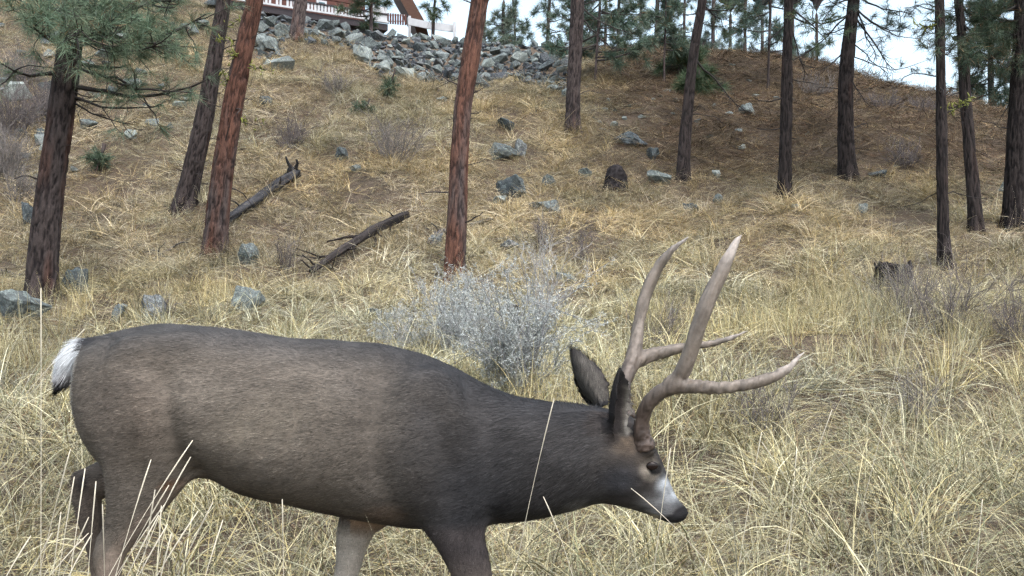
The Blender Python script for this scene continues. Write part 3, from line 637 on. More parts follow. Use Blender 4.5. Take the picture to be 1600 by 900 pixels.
for i, (u, D) in enumerate(((1548, 27), (1590, 25), (1512, 30))):
    pine(['dark bushy pine beyond the rim between the slim grey and the thick black pine', 'dark bushy pine beyond the rim behind the thick black pine', 'dark bushy pine beyond the rim left of the slim grey pine'][i], [(u, 185), (u, 120), (u, 60)], 12, 9, D=D, height=5.5 - i * 0.7, red=0.1, tone=0.6, seed=26 + i, needle=(0.04, 0.075, 0.055), crown=(0.6, 40, 1.7 - 0.4 * i), **FAR)
for i, (u, v, h, lab) in enumerate(((150, 270, 0.5, 'small green pine seedling right of the dark forked pine'), (602, 160, 0.75, 'thin green pine seedling below the large flat boulder'), (570, 180, 0.35, 'tiny green seedling in the grass below the slide'), (1090, 100, 0.6, 'small green pine bush behind the thin leaning pine'))):
    pine(lab, [(u, v), (u, v - 2), (u + 1, v - 4)], 1, 1, height=h, red=0.1, seed=40 + i, needle=(0.06, 0.105, 0.07), crown=(0.12, 7, 0.2), K=20, NL=0.13, nw=0.004, fine=False)

# ---------------------------------------------------------------- dead wood
def log(label, path, wpx, snags=(), seed=0, col=(0.105, 0.10, 0.10), lift=0.5, name='fallen_log', hollow=False):
    r = np.random.default_rng(800 + seed); pts = []
    g = [hit(u, v) for u, v in path]
    for (u, v), h, w in zip(path, g, wpx): pts.append(h + np.array([0, 0, w / pxm(h[1]) * lift]))
    pts = spline(pts, 60); rad = np.interp(np.linspace(0, 1, 60), np.linspace(0, 1, len(wpx)), [w / pxm(h[1]) / 2 for w, h in zip(wpx, g)])
    root = empty(name, tuple(pts[0] - np.array([0, 0, rad[0]]))); tag(root, label, 'log')
    mb = MB(); n = 18; tube(mb, pts, rad, n, col)
    V = np.concatenate(mb.V); th = np.tile(np.arange(n), 60); ax = np.repeat(np.arange(60), n)
    d = fbm(np.stack([th * 1.1, ax * 0.10, th * 0 + seed], -1), 3, seed); m = len(th); c = np.repeat(pts, n, 0)
    V[:m] = c + (V[:m] - c) * (1 + 0.28 * d[:, None]); mb.V = [V]
    cc = np.array(col) * (1 + 0.7 * np.clip(d, -0.9, 1.2))[:, None]; mb.C = [np.concatenate([cc, np.tile(np.array(col) * 0.6, (2, 1))])]
    mb.build('trunk', M_WOOD, root)
    for (t, du, dv, rp) in snags:
        i = int(t * 59); A = pts[i]; y = A[1]; B = A + np.array([du, 0, -dv]) / pxm(y); B[1] -= 0.2; b = MB(); limb(b, A, B, rp / pxm(y), r, 0.03, 8, np.array(col) * 0.8, 0.3, 0.25); b.build('snag', M_WOOD, root)
    return root
log('grey fallen log with two upright splinters resting beside the red barked leaning pine', [(352, 358), (400, 325), (440, 300), (463, 284)], (14, 15, 17, 17), [(0.86, -3, -28, 5), (0.98, 6, -18, 4.5), (0.6, 10, -10, 3), (0.2, -14, -10, 2)], 1, col=(0.042, 0.042, 0.045), lift=0.9)
log('fallen log with many broken branch stubs lying in the grass above the deer', [(486, 440), (530, 417), (580, 388), (634, 360)], (8, 12, 14, 13), [(0.25, -48, -12, 2), (0.05, -16, -13, 2.5), (0.1, -20, -16, 2.2), (0.62, -56, 13, 3.5), (0.5, 4, 26, 3), (0.68, 2, 30, 3.5), (0.72, 12, 14, 3), (0.84, 8, 22, 2), (0.95, 6, 12, 1.6), (0.9, -14, -12, 1.6), (0.42, 16, 4, 2.4), (0.3, 6, 30, 1.6), (0.3, -58, 2, 1.8)], 2, col=(0.034, 0.030, 0.029), lift=1.9)
log('pile of grey broken sticks left of the red barked leaning pine', [(238, 410), (262, 396), (300, 374)], (4, 6, 4), [(0.3, 26, 4, 2), (0.5, -30, 4, 1.6), (0.6, 34, -8, 1.6), (0.2, 20, -22, 1.4)], 3, name='dead_branch')
log('short dark broken log left of the straight red pine', [(672, 388), (684, 374), (694, 366)], (12, 13, 9), [(0.6, -12, -16, 2), (0.8, -22, -5, 1.8), (0.3, -18, 8, 2)], 4, col=(0.09, 0.085, 0.085))
log('low mossy dead branch lying right of the straight red pine', [(735, 356), (770, 346), (812, 336)], (6, 7, 5), [(0.4, 14, -7, 2), (0.7, 20, 4, 1.6)], 5, col=(0.08, 0.075, 0.065), name='dead_branch')
log('dark dead branch at the far left beside the dark forked pine', [(-20, 432), (10, 432), (34, 436)], (10, 9, 7), [(0.5, 12, -6, 2)], 6, col=(0.07, 0.065, 0.065), name='dead_branch')
log('bleached fallen branch on the needle slope under the rim', [(880, 92), (935, 86), (985, 80)], (5, 5, 3), [(0.4, 16, -6, 1.2), (0.7, 18, 4, 1)], 7, col=(0.22, 0.22, 0.22), name='dead_branch')

def stump(label, u, v, w, h, seed=0, tilt=(0, 0, 0), col=(0.022, 0.020, 0.021), dome=False):
    b = hit(u, v); s = pxm(b[1]); R, H = w / s / 2, h / s; root = empty('charred_stump', tuple(b)); tag(root, label, 'stump'); root.rotation_euler = tilt
    n, rows = 40, 22; th = np.arange(n) * 2 * math.pi / n; zz = np.linspace(-0.25, 1, rows)
    TH, ZZ = np.meshgrid(th, zz); q = np.stack([np.cos(TH) * 3, np.sin(TH) * 3, ZZ * 1.2], -1) + seed * 5
    rr = R * (1 + 0.22 * np.abs(fbm(q * 1.6, 3, seed)) - 0.1 + 0.25 * np.exp(-np.maximum(ZZ, 0) * 5)); jag = 1 + 0.14 * fbm(np.stack([np.cos(th) * 2.2, np.sin(th) * 2.2, th * 0 + seed], -1), 3, seed)
    if dome: rr = rr * np.sqrt(np.clip(1 - np.clip(ZZ, 0, 1) ** 3.5, 0.02, 1)); jag = 1 + 0.1 * (jag - 1)
    V = np.stack([np.cos(TH) * rr, np.sin(TH) * rr, np.where(ZZ > 0, ZZ * H * jag[None], ZZ * H)], -1)
    ki, kz = (0.05, 1.0) if dome else (0.62, 0.72); inn = np.stack([np.cos(th) * R * ki, np.sin(th) * R * ki, H * kz * np.ones(n)], -1); cen = np.array([[0, 0, H * (kz if dome else 0.6)]])
    i = np.arange(rows)[:, None] * n; j = np.arange(n)[None]; k = (j + 1) % n; i = i[:rows]
    Q = np.stack([i + j, i + k, i + n + k, i + n + j], -1).reshape(-1, 4); m = rows * n
    T = [(m + n, m + a, m + (a + 1) % n) for a in range(n)]
    VV = np.concatenate([V.reshape(-1, 3), inn, cen]); c = np.array(col) * (1 + 1.0 * np.clip(fbm(VV * 22 + seed, 3, seed), -0.7, 1.5))[:, None]
    mb = MB(); mb.add(VV, T, Q, c); o = mb.build('stump_body', M_WOOD, None); o.parent = root
stump('rounded charred black stump in the grass between two grey rocks', 962, 297, 36, 40, 1, dome=True)
stump('charred broken stump half hidden by grass under the slim dark pine', 1396, 456, 56, 44, 2)
stump('small dark stump behind the sagebrush', 797, 498, 34, 24, 3, col=(0.04, 0.036, 0.035), dome=True)

# ---------------------------------------------------------------- bare shrubs and sagebrush
def twig_bush(label, u, v, w, h, stems=26, seed=0, col=(0.13, 0.105, 0.11), leaf=None, name='bare_shrub', thick=0.0035, cat='shrub', spread=1.0, D=None, lev=3):
    r = np.random.default_rng(900 + seed); b = hit(u, v); s = pxm(b[1]); W, H = w / s, h / s
    root = empty(name, tuple(b)); tag(root, label, cat); mb = MB(); Cs, As = [], []
    def grow(a, d, L, rad, lv):
        n = 6; d = norm(d); p = [a]
        for k in range(n - 1):
            d = norm(d + r.normal(size=3) * 0.13 + np.array([0, 0, 0.05])); p.append(p[-1] + d * L / (n - 1))
        p = np.array(p); tube(mb, p, rad * np.linspace(1, 0.45, n), 4 if rad > 0.003 else 3, np.array(col) * r.uniform(0.65, 1.35), cap=False)
        if lv > 0:
            for k in range(int(r.integers(3, 6))):
                i = int(r.integers(1, n)); grow(p[i], d + r.normal(size=3) * 0.55, L * r.uniform(0.35, 0.6), rad * 0.6, lv - 1)
        if leaf is not None and lv <= 1:
            for k in range(4 if lv else 7): q = p[int(r.integers(1, n))]; Cs.append(q); As.append(norm(d + r.normal(size=3) * 0.9))
    for k in range(stems):
        az = r.uniform(0, 6.28); o = np.array([math.cos(az), math.sin(az), 0]) * r.uniform(0, 0.18) * W
        lean = r.uniform(0.05, 0.55) * W / H * spread; az2 = az + r.normal() * 0.5
        d = np.array([math.cos(az2) * lean, math.sin(az2) * lean, 0.9]); p0 = b + o; p0[2] = float(hgt(p0[0], p0[1])) - 0.02
        grow(p0, d, H * r.uniform(0.5, 0.95), thick * r.uniform(0.7, 1.3), lev - 1)
    mb.build('twigs', M_TWIG, root, smooth=False)
    if leaf is not None:
        lc, K, Ln, lw = leaf; m2 = MB(); C = np.array(Cs); A = np.array(As); n = len(C)
        d = norm(A[:, None] + r.normal(size=(n, K, 3)) * 0.8); st = C[:, None] + r.normal(size=(n, K, 3)) * 0.008; ln = Ln * r.uniform(0.6, 1.3, (n, K, 1)); p = norm(np.cross(d, r.normal(size=(n, K, 3)))) * lw
        V = np.stack([st, st + d * ln * 0.6 - p, st + d * ln, st + d * ln * 0.6 + p], 2).reshape(-1, 3); Q = np.arange(n * K * 4).reshape(-1, 4)
        cc = np.array(lc) * r.uniform(0.6, 1.3, (n, K, 1)); m2.add(V, None, Q, np.repeat(cc.reshape(-1, 3), 4, 0)); m2.build('leaves', M_TWIG, root, smooth=False)
    return root
SG = ((0.33, 0.36, 0.35), 3, 0.026, 0.0024); SG2 = ((0.36, 0.39, 0.38), 3, 0.026, 0.0024)
twig_bush('pale blue grey sagebrush in front of the small dark stump', 808, 628, 180, 165, 46, 1, (0.21, 0.215, 0.22), SG, 'sagebrush', 0.005, spread=0.9)
twig_bush('whitish sagebrush rising over the withers of the deer', 712, 560, 120, 115, 34, 2, (0.21, 0.215, 0.22), SG2, 'sagebrush', 0.005)
twig_bush('low grey sagebrush above the middle of the deer back', 632, 560, 90, 70, 14, 3, (0.30, 0.29, 0.28), SG, 'sagebrush', 0.004)
twig_bush('wispy tall grey shrub behind the sagebrush', 850, 520, 70, 150, 20, 4, (0.27, 0.265, 0.255), thick=0.004, spread=0.6)
BUSH = [('leafless grey purple bush on the slope above the long log', 620, 252, 110, 70, 34), ('small leafless bush above the grey fallen log', 455, 232, 60, 50, 22), ('leafless bush right of the straight red pine', 850, 392, 56, 64, 20),
        ('twiggy bush around the charred stump under the slim dark pine', 1420, 500, 130, 95, 30), ('wide bare bush with long dark twigs beside the slim dark pine', 1480, 520, 190, 130, 34), ('dark twiggy bush below the tip of the near antler', 1190, 690, 150, 110, 22),
        ('small dark bare shrub in the long grass right of the deer', 1440, 665, 70, 85, 16), ('blue grey bare bush at the end of the grass below the black pine', 1590, 540, 120, 110, 26), ('hazy purple bush on the steep slope left of the dark forked pine', 20, 215, 120, 90, 40),
        ('smaller purple bush uphill on the steep far left slope', 35, 130, 110, 60, 34), ('thin bare shrub between the antlers', 1035, 545, 90, 70, 14), ('dark brush on the rim behind the thick dark pine', 1385, 172, 90, 30, 26), ('dark scrub on the slope left of the thick dark pine', 1275, 150, 90, 36, 30), ('dark low brush at the rim beside the slim dark pine', 1445, 178, 60, 32, 22),
        ('purple brush between the rocks behind the dark forked pine', 85, 190, 90, 70, 30), ('dense grey brush at the foot of the steep far left slope', 5, 280, 110, 80, 34), ('thin bare shrub standing in the tall grass before the rounded black stump', 905, 410, 50, 60, 10), ('small brown bare shrub behind the dark pitted rock', 262, 500, 50, 50, 14), ('grey bare shrub in the grass left of the dark forked pine', 30, 320, 60, 60, 18), ('bare shrub on the shaded slope behind the slim pines', 1410, 262, 80, 44, 26), ('small bare shrub on the slope below the long log', 450, 425, 46, 70, 14), ('bare shrub in the grass below the rock slide', 525, 145, 60, 36, 20)]
for i, (lab, u, v, w, h, ns) in enumerate(BUSH):
    twig_bush(lab, u, v, w, h, int(ns * (2.2 if u < 100 else 1.35)), 20 + i, (0.10, 0.088, 0.087) if i % 3 else (0.14, 0.128, 0.12), thick=0.0034 if v > 350 else 0.0065)

# ---------------------------------------------------------------- grass: one mass, tufts scattered by geometry nodes
PAL = np.array([(0.375, 0.325, 0.175), (0.44, 0.405, 0.265), (0.25, 0.242, 0.195), (0.19, 0.14, 0.095), (0.28, 0.30, 0.20), (0.53, 0.515, 0.39)])
def tuft_mesh(name, seed, nb, R, L, arch, w, up, pal, bias=(0, 0), segs=5):
    r = np.random.default_rng(seed); t = np.linspace(0, 1, segs)
    az = r.uniform(0, 6.28, nb); rr = R * np.sqrt(r.random(nb)); base = np.stack([np.cos(az) * rr, np.sin(az) * rr, -0.02 * np.ones(nb)], 1)
    ln = L * r.uniform(0.45, 1.15, nb); a2 = az + r.normal(size=nb) * 0.9
    hd = np.stack([np.cos(a2), np.sin(a2), 0 * a2], 1); hd[:, 0] += bias[0]; hd[:, 1] += bias[1]; hd = norm(hd)
    th0 = np.clip(r.normal(up, 0.28, nb), 0.02, 1.5); dth = arch * r.uniform(0.3, 1.3, nb)
    ang = th0[:, None] + dth[:, None] * t[None]                            # from vertical
    st = np.stack([np.sin(ang), np.cos(ang)], -1); step = (ln / (segs - 1))[:, None, None] * st
    pos = np.concatenate([np.zeros((nb, 1, 2)), np.cumsum(step[:, :-1], 1)], 1)
    C3 = base[:, None] + hd[:, None] * pos[..., :1] + np.array([0, 0, 1.0]) * pos[..., 1:]
    C3[..., 2] = np.maximum(C3[..., 2], 0.0 + 0.02 * r.random((nb, 1)))
    side = norm(np.cross(hd, (0, 0, 1.0)) + r.normal(size=(nb, 3)) * 0.5)
    ww = (w * r.uniform(0.5, 1.3, nb))[:, None, None] * np.linspace(1, 0.15, segs)[None, :, None]
    V = np.stack([C3 - side[:, None] * ww, C3 + side[:, None] * ww], 2).reshape(-1, 3)
    i = np.arange(nb)[:, None] * segs * 2 + np.arange(segs - 1)[None] * 2
    Q = np.stack([i, i + 1, i + 3, i + 2], -1).reshape(-1, 4)
    c = PAL[r.choice(len(PAL), nb, p=pal)] * np.array([1.01, 1.02, 0.95]) * r.uniform(0.7, 1.2, (nb, 1))
    mb = MB(); mb.add(V, None, Q, np.repeat(c, segs * 2, 0)); return mb.mesh(name, M_GRASS, smooth=False)

def scatter(name, label, cat, meshes, pts, idx, rot, scl, tint):
    src = bpy.data.collections.new(name + '_sources')
    for k, me in enumerate(meshes):
        o = bpy.data.objects.new('tuft_%02d' % k, me); src.objects.link(o)
    me = bpy.data.meshes.new(name); me.vertices.add(len(pts)); me.vertices.foreach_set('co', np.asarray(pts, np.float32).ravel())
    a = me.attributes.new('idx', 'INT', 'POINT'); a.data.foreach_set('value', np.asarray(idx, np.int32))
    a = me.attributes.new('rot', 'FLOAT_VECTOR', 'POINT'); a.data.foreach_set('vector', np.asarray(rot, np.float32).ravel())
    a = me.attributes.new('scl', 'FLOAT_VECTOR', 'POINT'); a.data.foreach_set('vector', np.asarray(scl, np.float32).ravel())
    a = me.attributes.new('tint', 'FLOAT_COLOR', 'POINT'); a.data.foreach_set('color', np.concatenate([tint, np.ones((len(pts), 1))], 1).astype(np.float32).ravel())
    me.update(); o = bpy.data.objects.new(name, me); COL.objects.link(o); tag(o, label, cat, kind='stuff')
    ng = bpy.data.node_groups.new(name, 'GeometryNodeTree')
    ng.interface.new_socket('Geometry', in_out='INPUT', socket_type='NodeSocketGeometry'); ng.interface.new_socket('Geometry', in_out='OUTPUT', socket_type='NodeSocketGeometry')
    N, K = ng.nodes.new, ng.links.new
    gi, go = N('NodeGroupInput'), N('NodeGroupOutput'); ci = N('GeometryNodeCollectionInfo'); ci.inputs['Collection'].default_value = src; ci.inputs['Separate Children'].default_value = True; ci.inputs['Reset Children'].default_value = True
    ip = N('GeometryNodeInstanceOnPoints'); ip.inputs['Pick Instance'].default_value = True
    def at(nm, ty): q = N('GeometryNodeInputNamedAttribute'); q.data_type = ty; q.inputs['Name'].default_value = nm; return q.outputs['Attribute']
    er = N('FunctionNodeEulerToRotation'); K(at('rot', 'FLOAT_VECTOR'), er.inputs[0])
    K(gi.outputs[0], ip.inputs['Points']); K(ci.outputs[0], ip.inputs['Instance']); K(at('idx', 'INT'), ip.inputs['Instance Index']); K(er.outputs[0], ip.inputs['Rotation']); K(at('scl', 'FLOAT_VECTOR'), ip.inputs['Scale'])
    K(ip.outputs[0], go.inputs[0]); md = o.modifiers.new('scatter', 'NODES'); md.node_group = ng
    return o

def project(p):
    p = np.asarray(p, float); d = p - np.array([0, 0, CAM_H]); f = d[:, 1] * math.cos(PITCH) + d[:, 2] * math.sin(PITCH); up = -d[:, 1] * math.sin(PITCH) + d[:, 2] * math.cos(PITCH)
    return 800 + FPX * d[:, 0] / f, 450 - FPX * up / f

def slope_rot(p, r, amt=0.85):
    e = 0.1; gx = (hgt(p[:, 0] + e, p[:, 1]) - hgt(p[:, 0] - e, p[:, 1])) / (2 * e); gy = (hgt(p[:, 0], p[:, 1] + e) - hgt(p[:, 0], p[:, 1] - e)) / (2 * e)
    return np.stack([np.arctan(gy) * amt, -np.arctan(gx) * amt, r.normal(0, 0.5, len(p))], 1)

def make_grass():
    r = np.random.default_rng(21)
    p1, p2, p3 = [.30, .28, .16, .06, .06, .14], [.18, .26, .24, .10, .04, .18], [.12, .22, .22, .06, .16, .22]
    tm = []
    for k in range(5): tm.append(tuft_mesh('tuft', 10 + k, 64, 0.10, 0.34, 1.6, 0.0026, 0.45, p1, (0, -0.5)))          # 0-4 bunches
    for k in range(5): tm.append(tuft_mesh('tuft', 30 + k, 62, 0.17, 0.36, 1.1, 0.0026, 1.05, p2, (0, -0.7)))         # 5-9 matted, combed downhill
    for k in range(4): tm.append(tuft_mesh('tuft', 50 + k, 48, 0.13, 0.60, 1.6, 0.0019, 0.55, p3, (0.1, -0.1), 7))     # 10-13 long arching blades, near
    for k in range(4): tm.append(tuft_mesh('tuft', 70 + k, 48, 0.08, 0.40, 0.5, 0.0020, 0.22, p1, (0, -0.2)))          # 14-17 upright yellow
    for k in range(3): tm.append(tuft_mesh('tuft', 90 + k, 9, 0.12, 0.70, 0.6, 0.0015, 0.35, [.1, .3, .05, .0, .05, .5], (0, 0), 7))   # 18-20 seed stalks
    N = 52000; y = 1.0 + 31.0 * np.sqrt(r.random(N)); x = r.uniform(-1, 1, N) * (0.60 * y + 2.0)
    z = hgt(x, y); pt = np.stack([x, y, z], 1); u, v = project(pt)
    keep = ~polys_in(u, v + 4, TALUS)
    needle = sstep(0.8, 3.0, x - 0.02 * (y - 14)) * sstep(15.5, 18.5, y)                       # bare brown slope under the pines
    shade = sstep(-4.5, -8.0, x) * sstep(9, 13, y)
    cl = fbm(np.stack([x * .9, y * .9, 0 * x], -1), 3, 77)
    dens = np.where(y < 7, 1.0, np.where(y < 11, 0.8, np.where(y < 16, 0.66, 0.52))) * np.clip(0.75 + 0.7 * cl, np.where(y < 7, 0.6, 0.3), 1.2) * (1 - 0.5 * needle) * (1 - 0.45 * shade) * (1 - sstep(24, 31, y) * 0.5)
    keep &= r.random(N) < dens
    x, y, pt, needle, cl, shade = x[keep], y[keep], pt[keep], needle[keep], cl[keep], shade[keep]; n = len(x)
    kind = r.random(n); yel = fbm(np.stack([x * .55, y * .55, 0 * x + 5], -1), 3, 31)
    idx = np.where(kind < 0.40, r.integers(0, 5, n), r.integers(5, 10, n))
    idx = np.where((y < 7.5) & (r.random(n) < 0.42 * sstep(8, 5, y) + 0.1), r.integers(10, 14, n), idx)
    idx = np.where((y > 6) & (y < 11) & (yel > 0.1) & (r.random(n) < 0.5), r.integers(14, 18, n), idx)
    idx = np.where(r.random(n) < 0.05 * (1 - needle) * (y < 16), r.integers(18, 21, n), idx)
    s = np.clip(r.lognormal(-0.12, 0.30, n), 0.4, 1.6) * (1 - 0.08 * sstep(8, 16, y)) * (1 - 0.35 * needle); wx = 1.0 + sstep(7, 20, y) * 0.4
    scl = np.stack([s * wx, s * wx, s * (0.95 + 0.1 * r.random(n))], 1)
    rot = slope_rot(pt, r); rot[:, 2] = np.where((idx >= 10) | (idx < 5), r.uniform(0, 6.28, n), rot[:, 2]); 
    g1, g2, g3 = np.array([1.08, 1.03, 0.95]), np.array([0.97, 0.98, 1.03]), np.array([0.50, 0.44, 0.42])
    a = sstep(-0.5, 0.6, yel)[:, None]; tint = g2 * (1 - a) + g1 * a
    br = (needle * 0.7)[:, None]; tint = tint * (1 - br) + g3 * br * 0.8; tint = tint * np.clip(r.lognormal(-0.06, 0.20 + 0.25 * needle[:, None], (n, 1)), 0.3, 1.7); up_ = sstep(9.5, 14, y)[:, None]; tint = tint * (1 - up_ + up_ * np.array([1.08, 0.99, 1.0]))
    pat = fbm(np.stack([x * 1.3, y * 1.3, 0 * x + 9], -1), 3, 55)[:, None]; tint = tint * (1 + 0.28 * np.clip(pat, -1, 0.8)); gm = sstep(0.15, 0.6, -fbm(np.stack([x * .8, y * .8, 0 * x + 3], -1), 3, 66))[:, None] * 0.6; tint = tint * (1 - gm) + gm * tint.mean(1, keepdims=True) * np.array([0.86, 0.9, 1.0])
    near = sstep(7.5, 4.5, y)[:, None]; tint = tint * (1 - near) + near * np.array([0.90, 0.88, 0.85]) * (1 + 0.18 * np.clip(pat, -1, 1)) * np.clip(r.lognormal(-0.05, 0.25, (n, 1)), 0.5, 1.5)
    scatter('dry_grass', 'matted dry straw coloured bunch grass covering the hillside', 'grass', tm, pt, idx, rot, scl, tint)
    # fallen needles and thatch hugging the soil
    lm = []
    for k in range(5): lm.append(tuft_mesh('litter', 120 + k, 60, 0.22, 0.18, 0.25, 0.0028, 1.38, [.10, .12, .25, .42, .03, .08], (0, 0), 3))
    N = 17000; y = 3 + 29 * np.sqrt(r.random(N)); x = r.uniform(-1, 1, N) * (0.60 * y + 1.5); pt = np.stack([x, y, hgt(x, y)], 1); u, v = project(pt); k = ~polys_in(u, v + 4, TALUS)
    x, y, pt = x[k], y[k], pt[k]; n = len(x); needle = sstep(0.8, 3.0, x - 0.02 * (y - 14)) * sstep(15.5, 18.5, y)
    rot = slope_rot(pt, r, 1.0); scl = np.repeat(r.uniform(0.8, 1.4, (n, 1)) * (1 + 0.7 * needle[:, None]), 3, 1)
    tint = np.array([0.85, 0.80, 0.76]) * r.uniform(0.4, 1.0, (n, 1)) * (1 - needle[:, None]) + needle[:, None] * np.array([0.40, 0.32, 0.30]) * np.clip(r.lognormal(-0.4, 0.5, (n, 1)), 0.2, 1.6)
    scatter('needle_litter', 'brown fallen pine needles and thatch lying on the soil', 'litter', lm, pt, r.integers(0, 5, n), rot, scl, tint)
make_grass()

def stalks():
    r = np.random.default_rng(5); M = m_leaf('straw_stalk')
    # foot pixel, tip pixel, distance: tall straw stalks between the camera and the deer
    S = [((165, 885), (301, 688), 2.05, 'tall straw stalk crossing the deer thigh'), ((180, 885), (236, 718), 2.05, 'thin straw stalk crossing the back of the deer thigh'), ((186, 885), (264, 758), 2.1, 'short straw stalk before the deer hind leg'), ((270, 760), (298, 714), 2.1, 'straw seed head before the deer flank'),
         ((65, 885), (64, 450), 2.3, 'very tall upright straw stalk behind the deer tail'), ((0, 650), (132, 514), 2.9, 'long curved straw stalk bending behind the deer tail'), ((817, 812), (866, 622), 2.25, 'slender straw stalk crossing the deer neck'), ((246, 885), (252, 790), 2.2, 'upright straw stalk under the deer belly'),
         ((110, 885), (133, 732), 2.1, 'straw stalk beside the hock of the deer'), ((138, 885), (150, 752), 2.1, 'straw stalk before the hock of the deer'), ((92, 885), (116, 745), 2.1, 'leaning straw stalk left of the deer hock'), ((60, 885), (110, 702), 2.2, 'thin straw stalk left of the deer hind leg'), ((443, 870), (441, 780), 2.3, 'straw stalk with a pale tip under the deer belly'),
         ((1056, 818), (986, 763), 2.35, 'pale straw stalk crossing the deer muzzle'), ((1030, 815), (1048, 700), 2.35, 'upright straw stalk before the deer face'), ((865, 810), (849, 776), 2.35, 'short straw stalk before the deer throat'), ((1150, 890), (1190, 675), 3.4, 'tall white straw stalk right of the deer muzzle'), ((1210, 890), (1300, 640), 3.6, 'tall leaning straw stalk in the grass right of the deer'),
         ((1330, 885), (1424, 480), 4.3, 'tall straw stalk rising through the bare shrub'), ((1445, 890), (1440, 830), 3.2, 'short white straw stalk in the long grass'), ((1230, 880), (1245, 700), 3.6, 'upright white straw stalk among crossing stalks'), ((1310, 870), (1190, 690), 3.8, 'straw stalk leaning back towards the muzzle'), ((1525, 885), (1535, 780), 3.3, 'upright pale straw stalk in the long grass')]
    for k in range(15):
        u = r.uniform(-40, 330); v = r.uniform(765, 850); S.append(((u + r.normal() * 25, 895), (u + r.uniform(-10, 60), v), r.uniform(1.8, 2.25), 'thin straw stalk standing beside the hind legs of the deer'))
    for (a, b, y, lab) in S:
        A, B = P(a[0], a[1], y), P(b[0], b[1], y + r.uniform(-0.05, 0.05)); d = B - A
        g = float(hgt(A[0], A[1])); k = max(0.0, (A[2] - g) / max(d[2], 0.02)); k = min(k, 5.0); F = A - d * k * np.array([0.6, 0.5, 1.0]); F[2] = g - 0.02
        t = np.linspace(0, 1, 22); Cc = B - norm(d) * 0.5 * np.linalg.norm(B - F); p = F * ((1 - t) ** 2)[:, None] + Cc * (2 * t * (1 - t))[:, None] + B * (t ** 2)[:, None]
        mb = MB(); w = 0.0011 * (y / 2.3) ** 0.6; head = np.exp(-((t - 0.94) / 0.06) ** 2) * 0.0010; tube(mb, p, w * (1 - 0.45 * t) + head, 6, np.array([0.50, 0.465, 0.37]) * r.uniform(0.8, 1.15))
        o = mb.build('grass_stalk', M, None, origin=tuple(F)); tag(o, lab, 'grass stalk', 'tall straw stalks')
stalks()

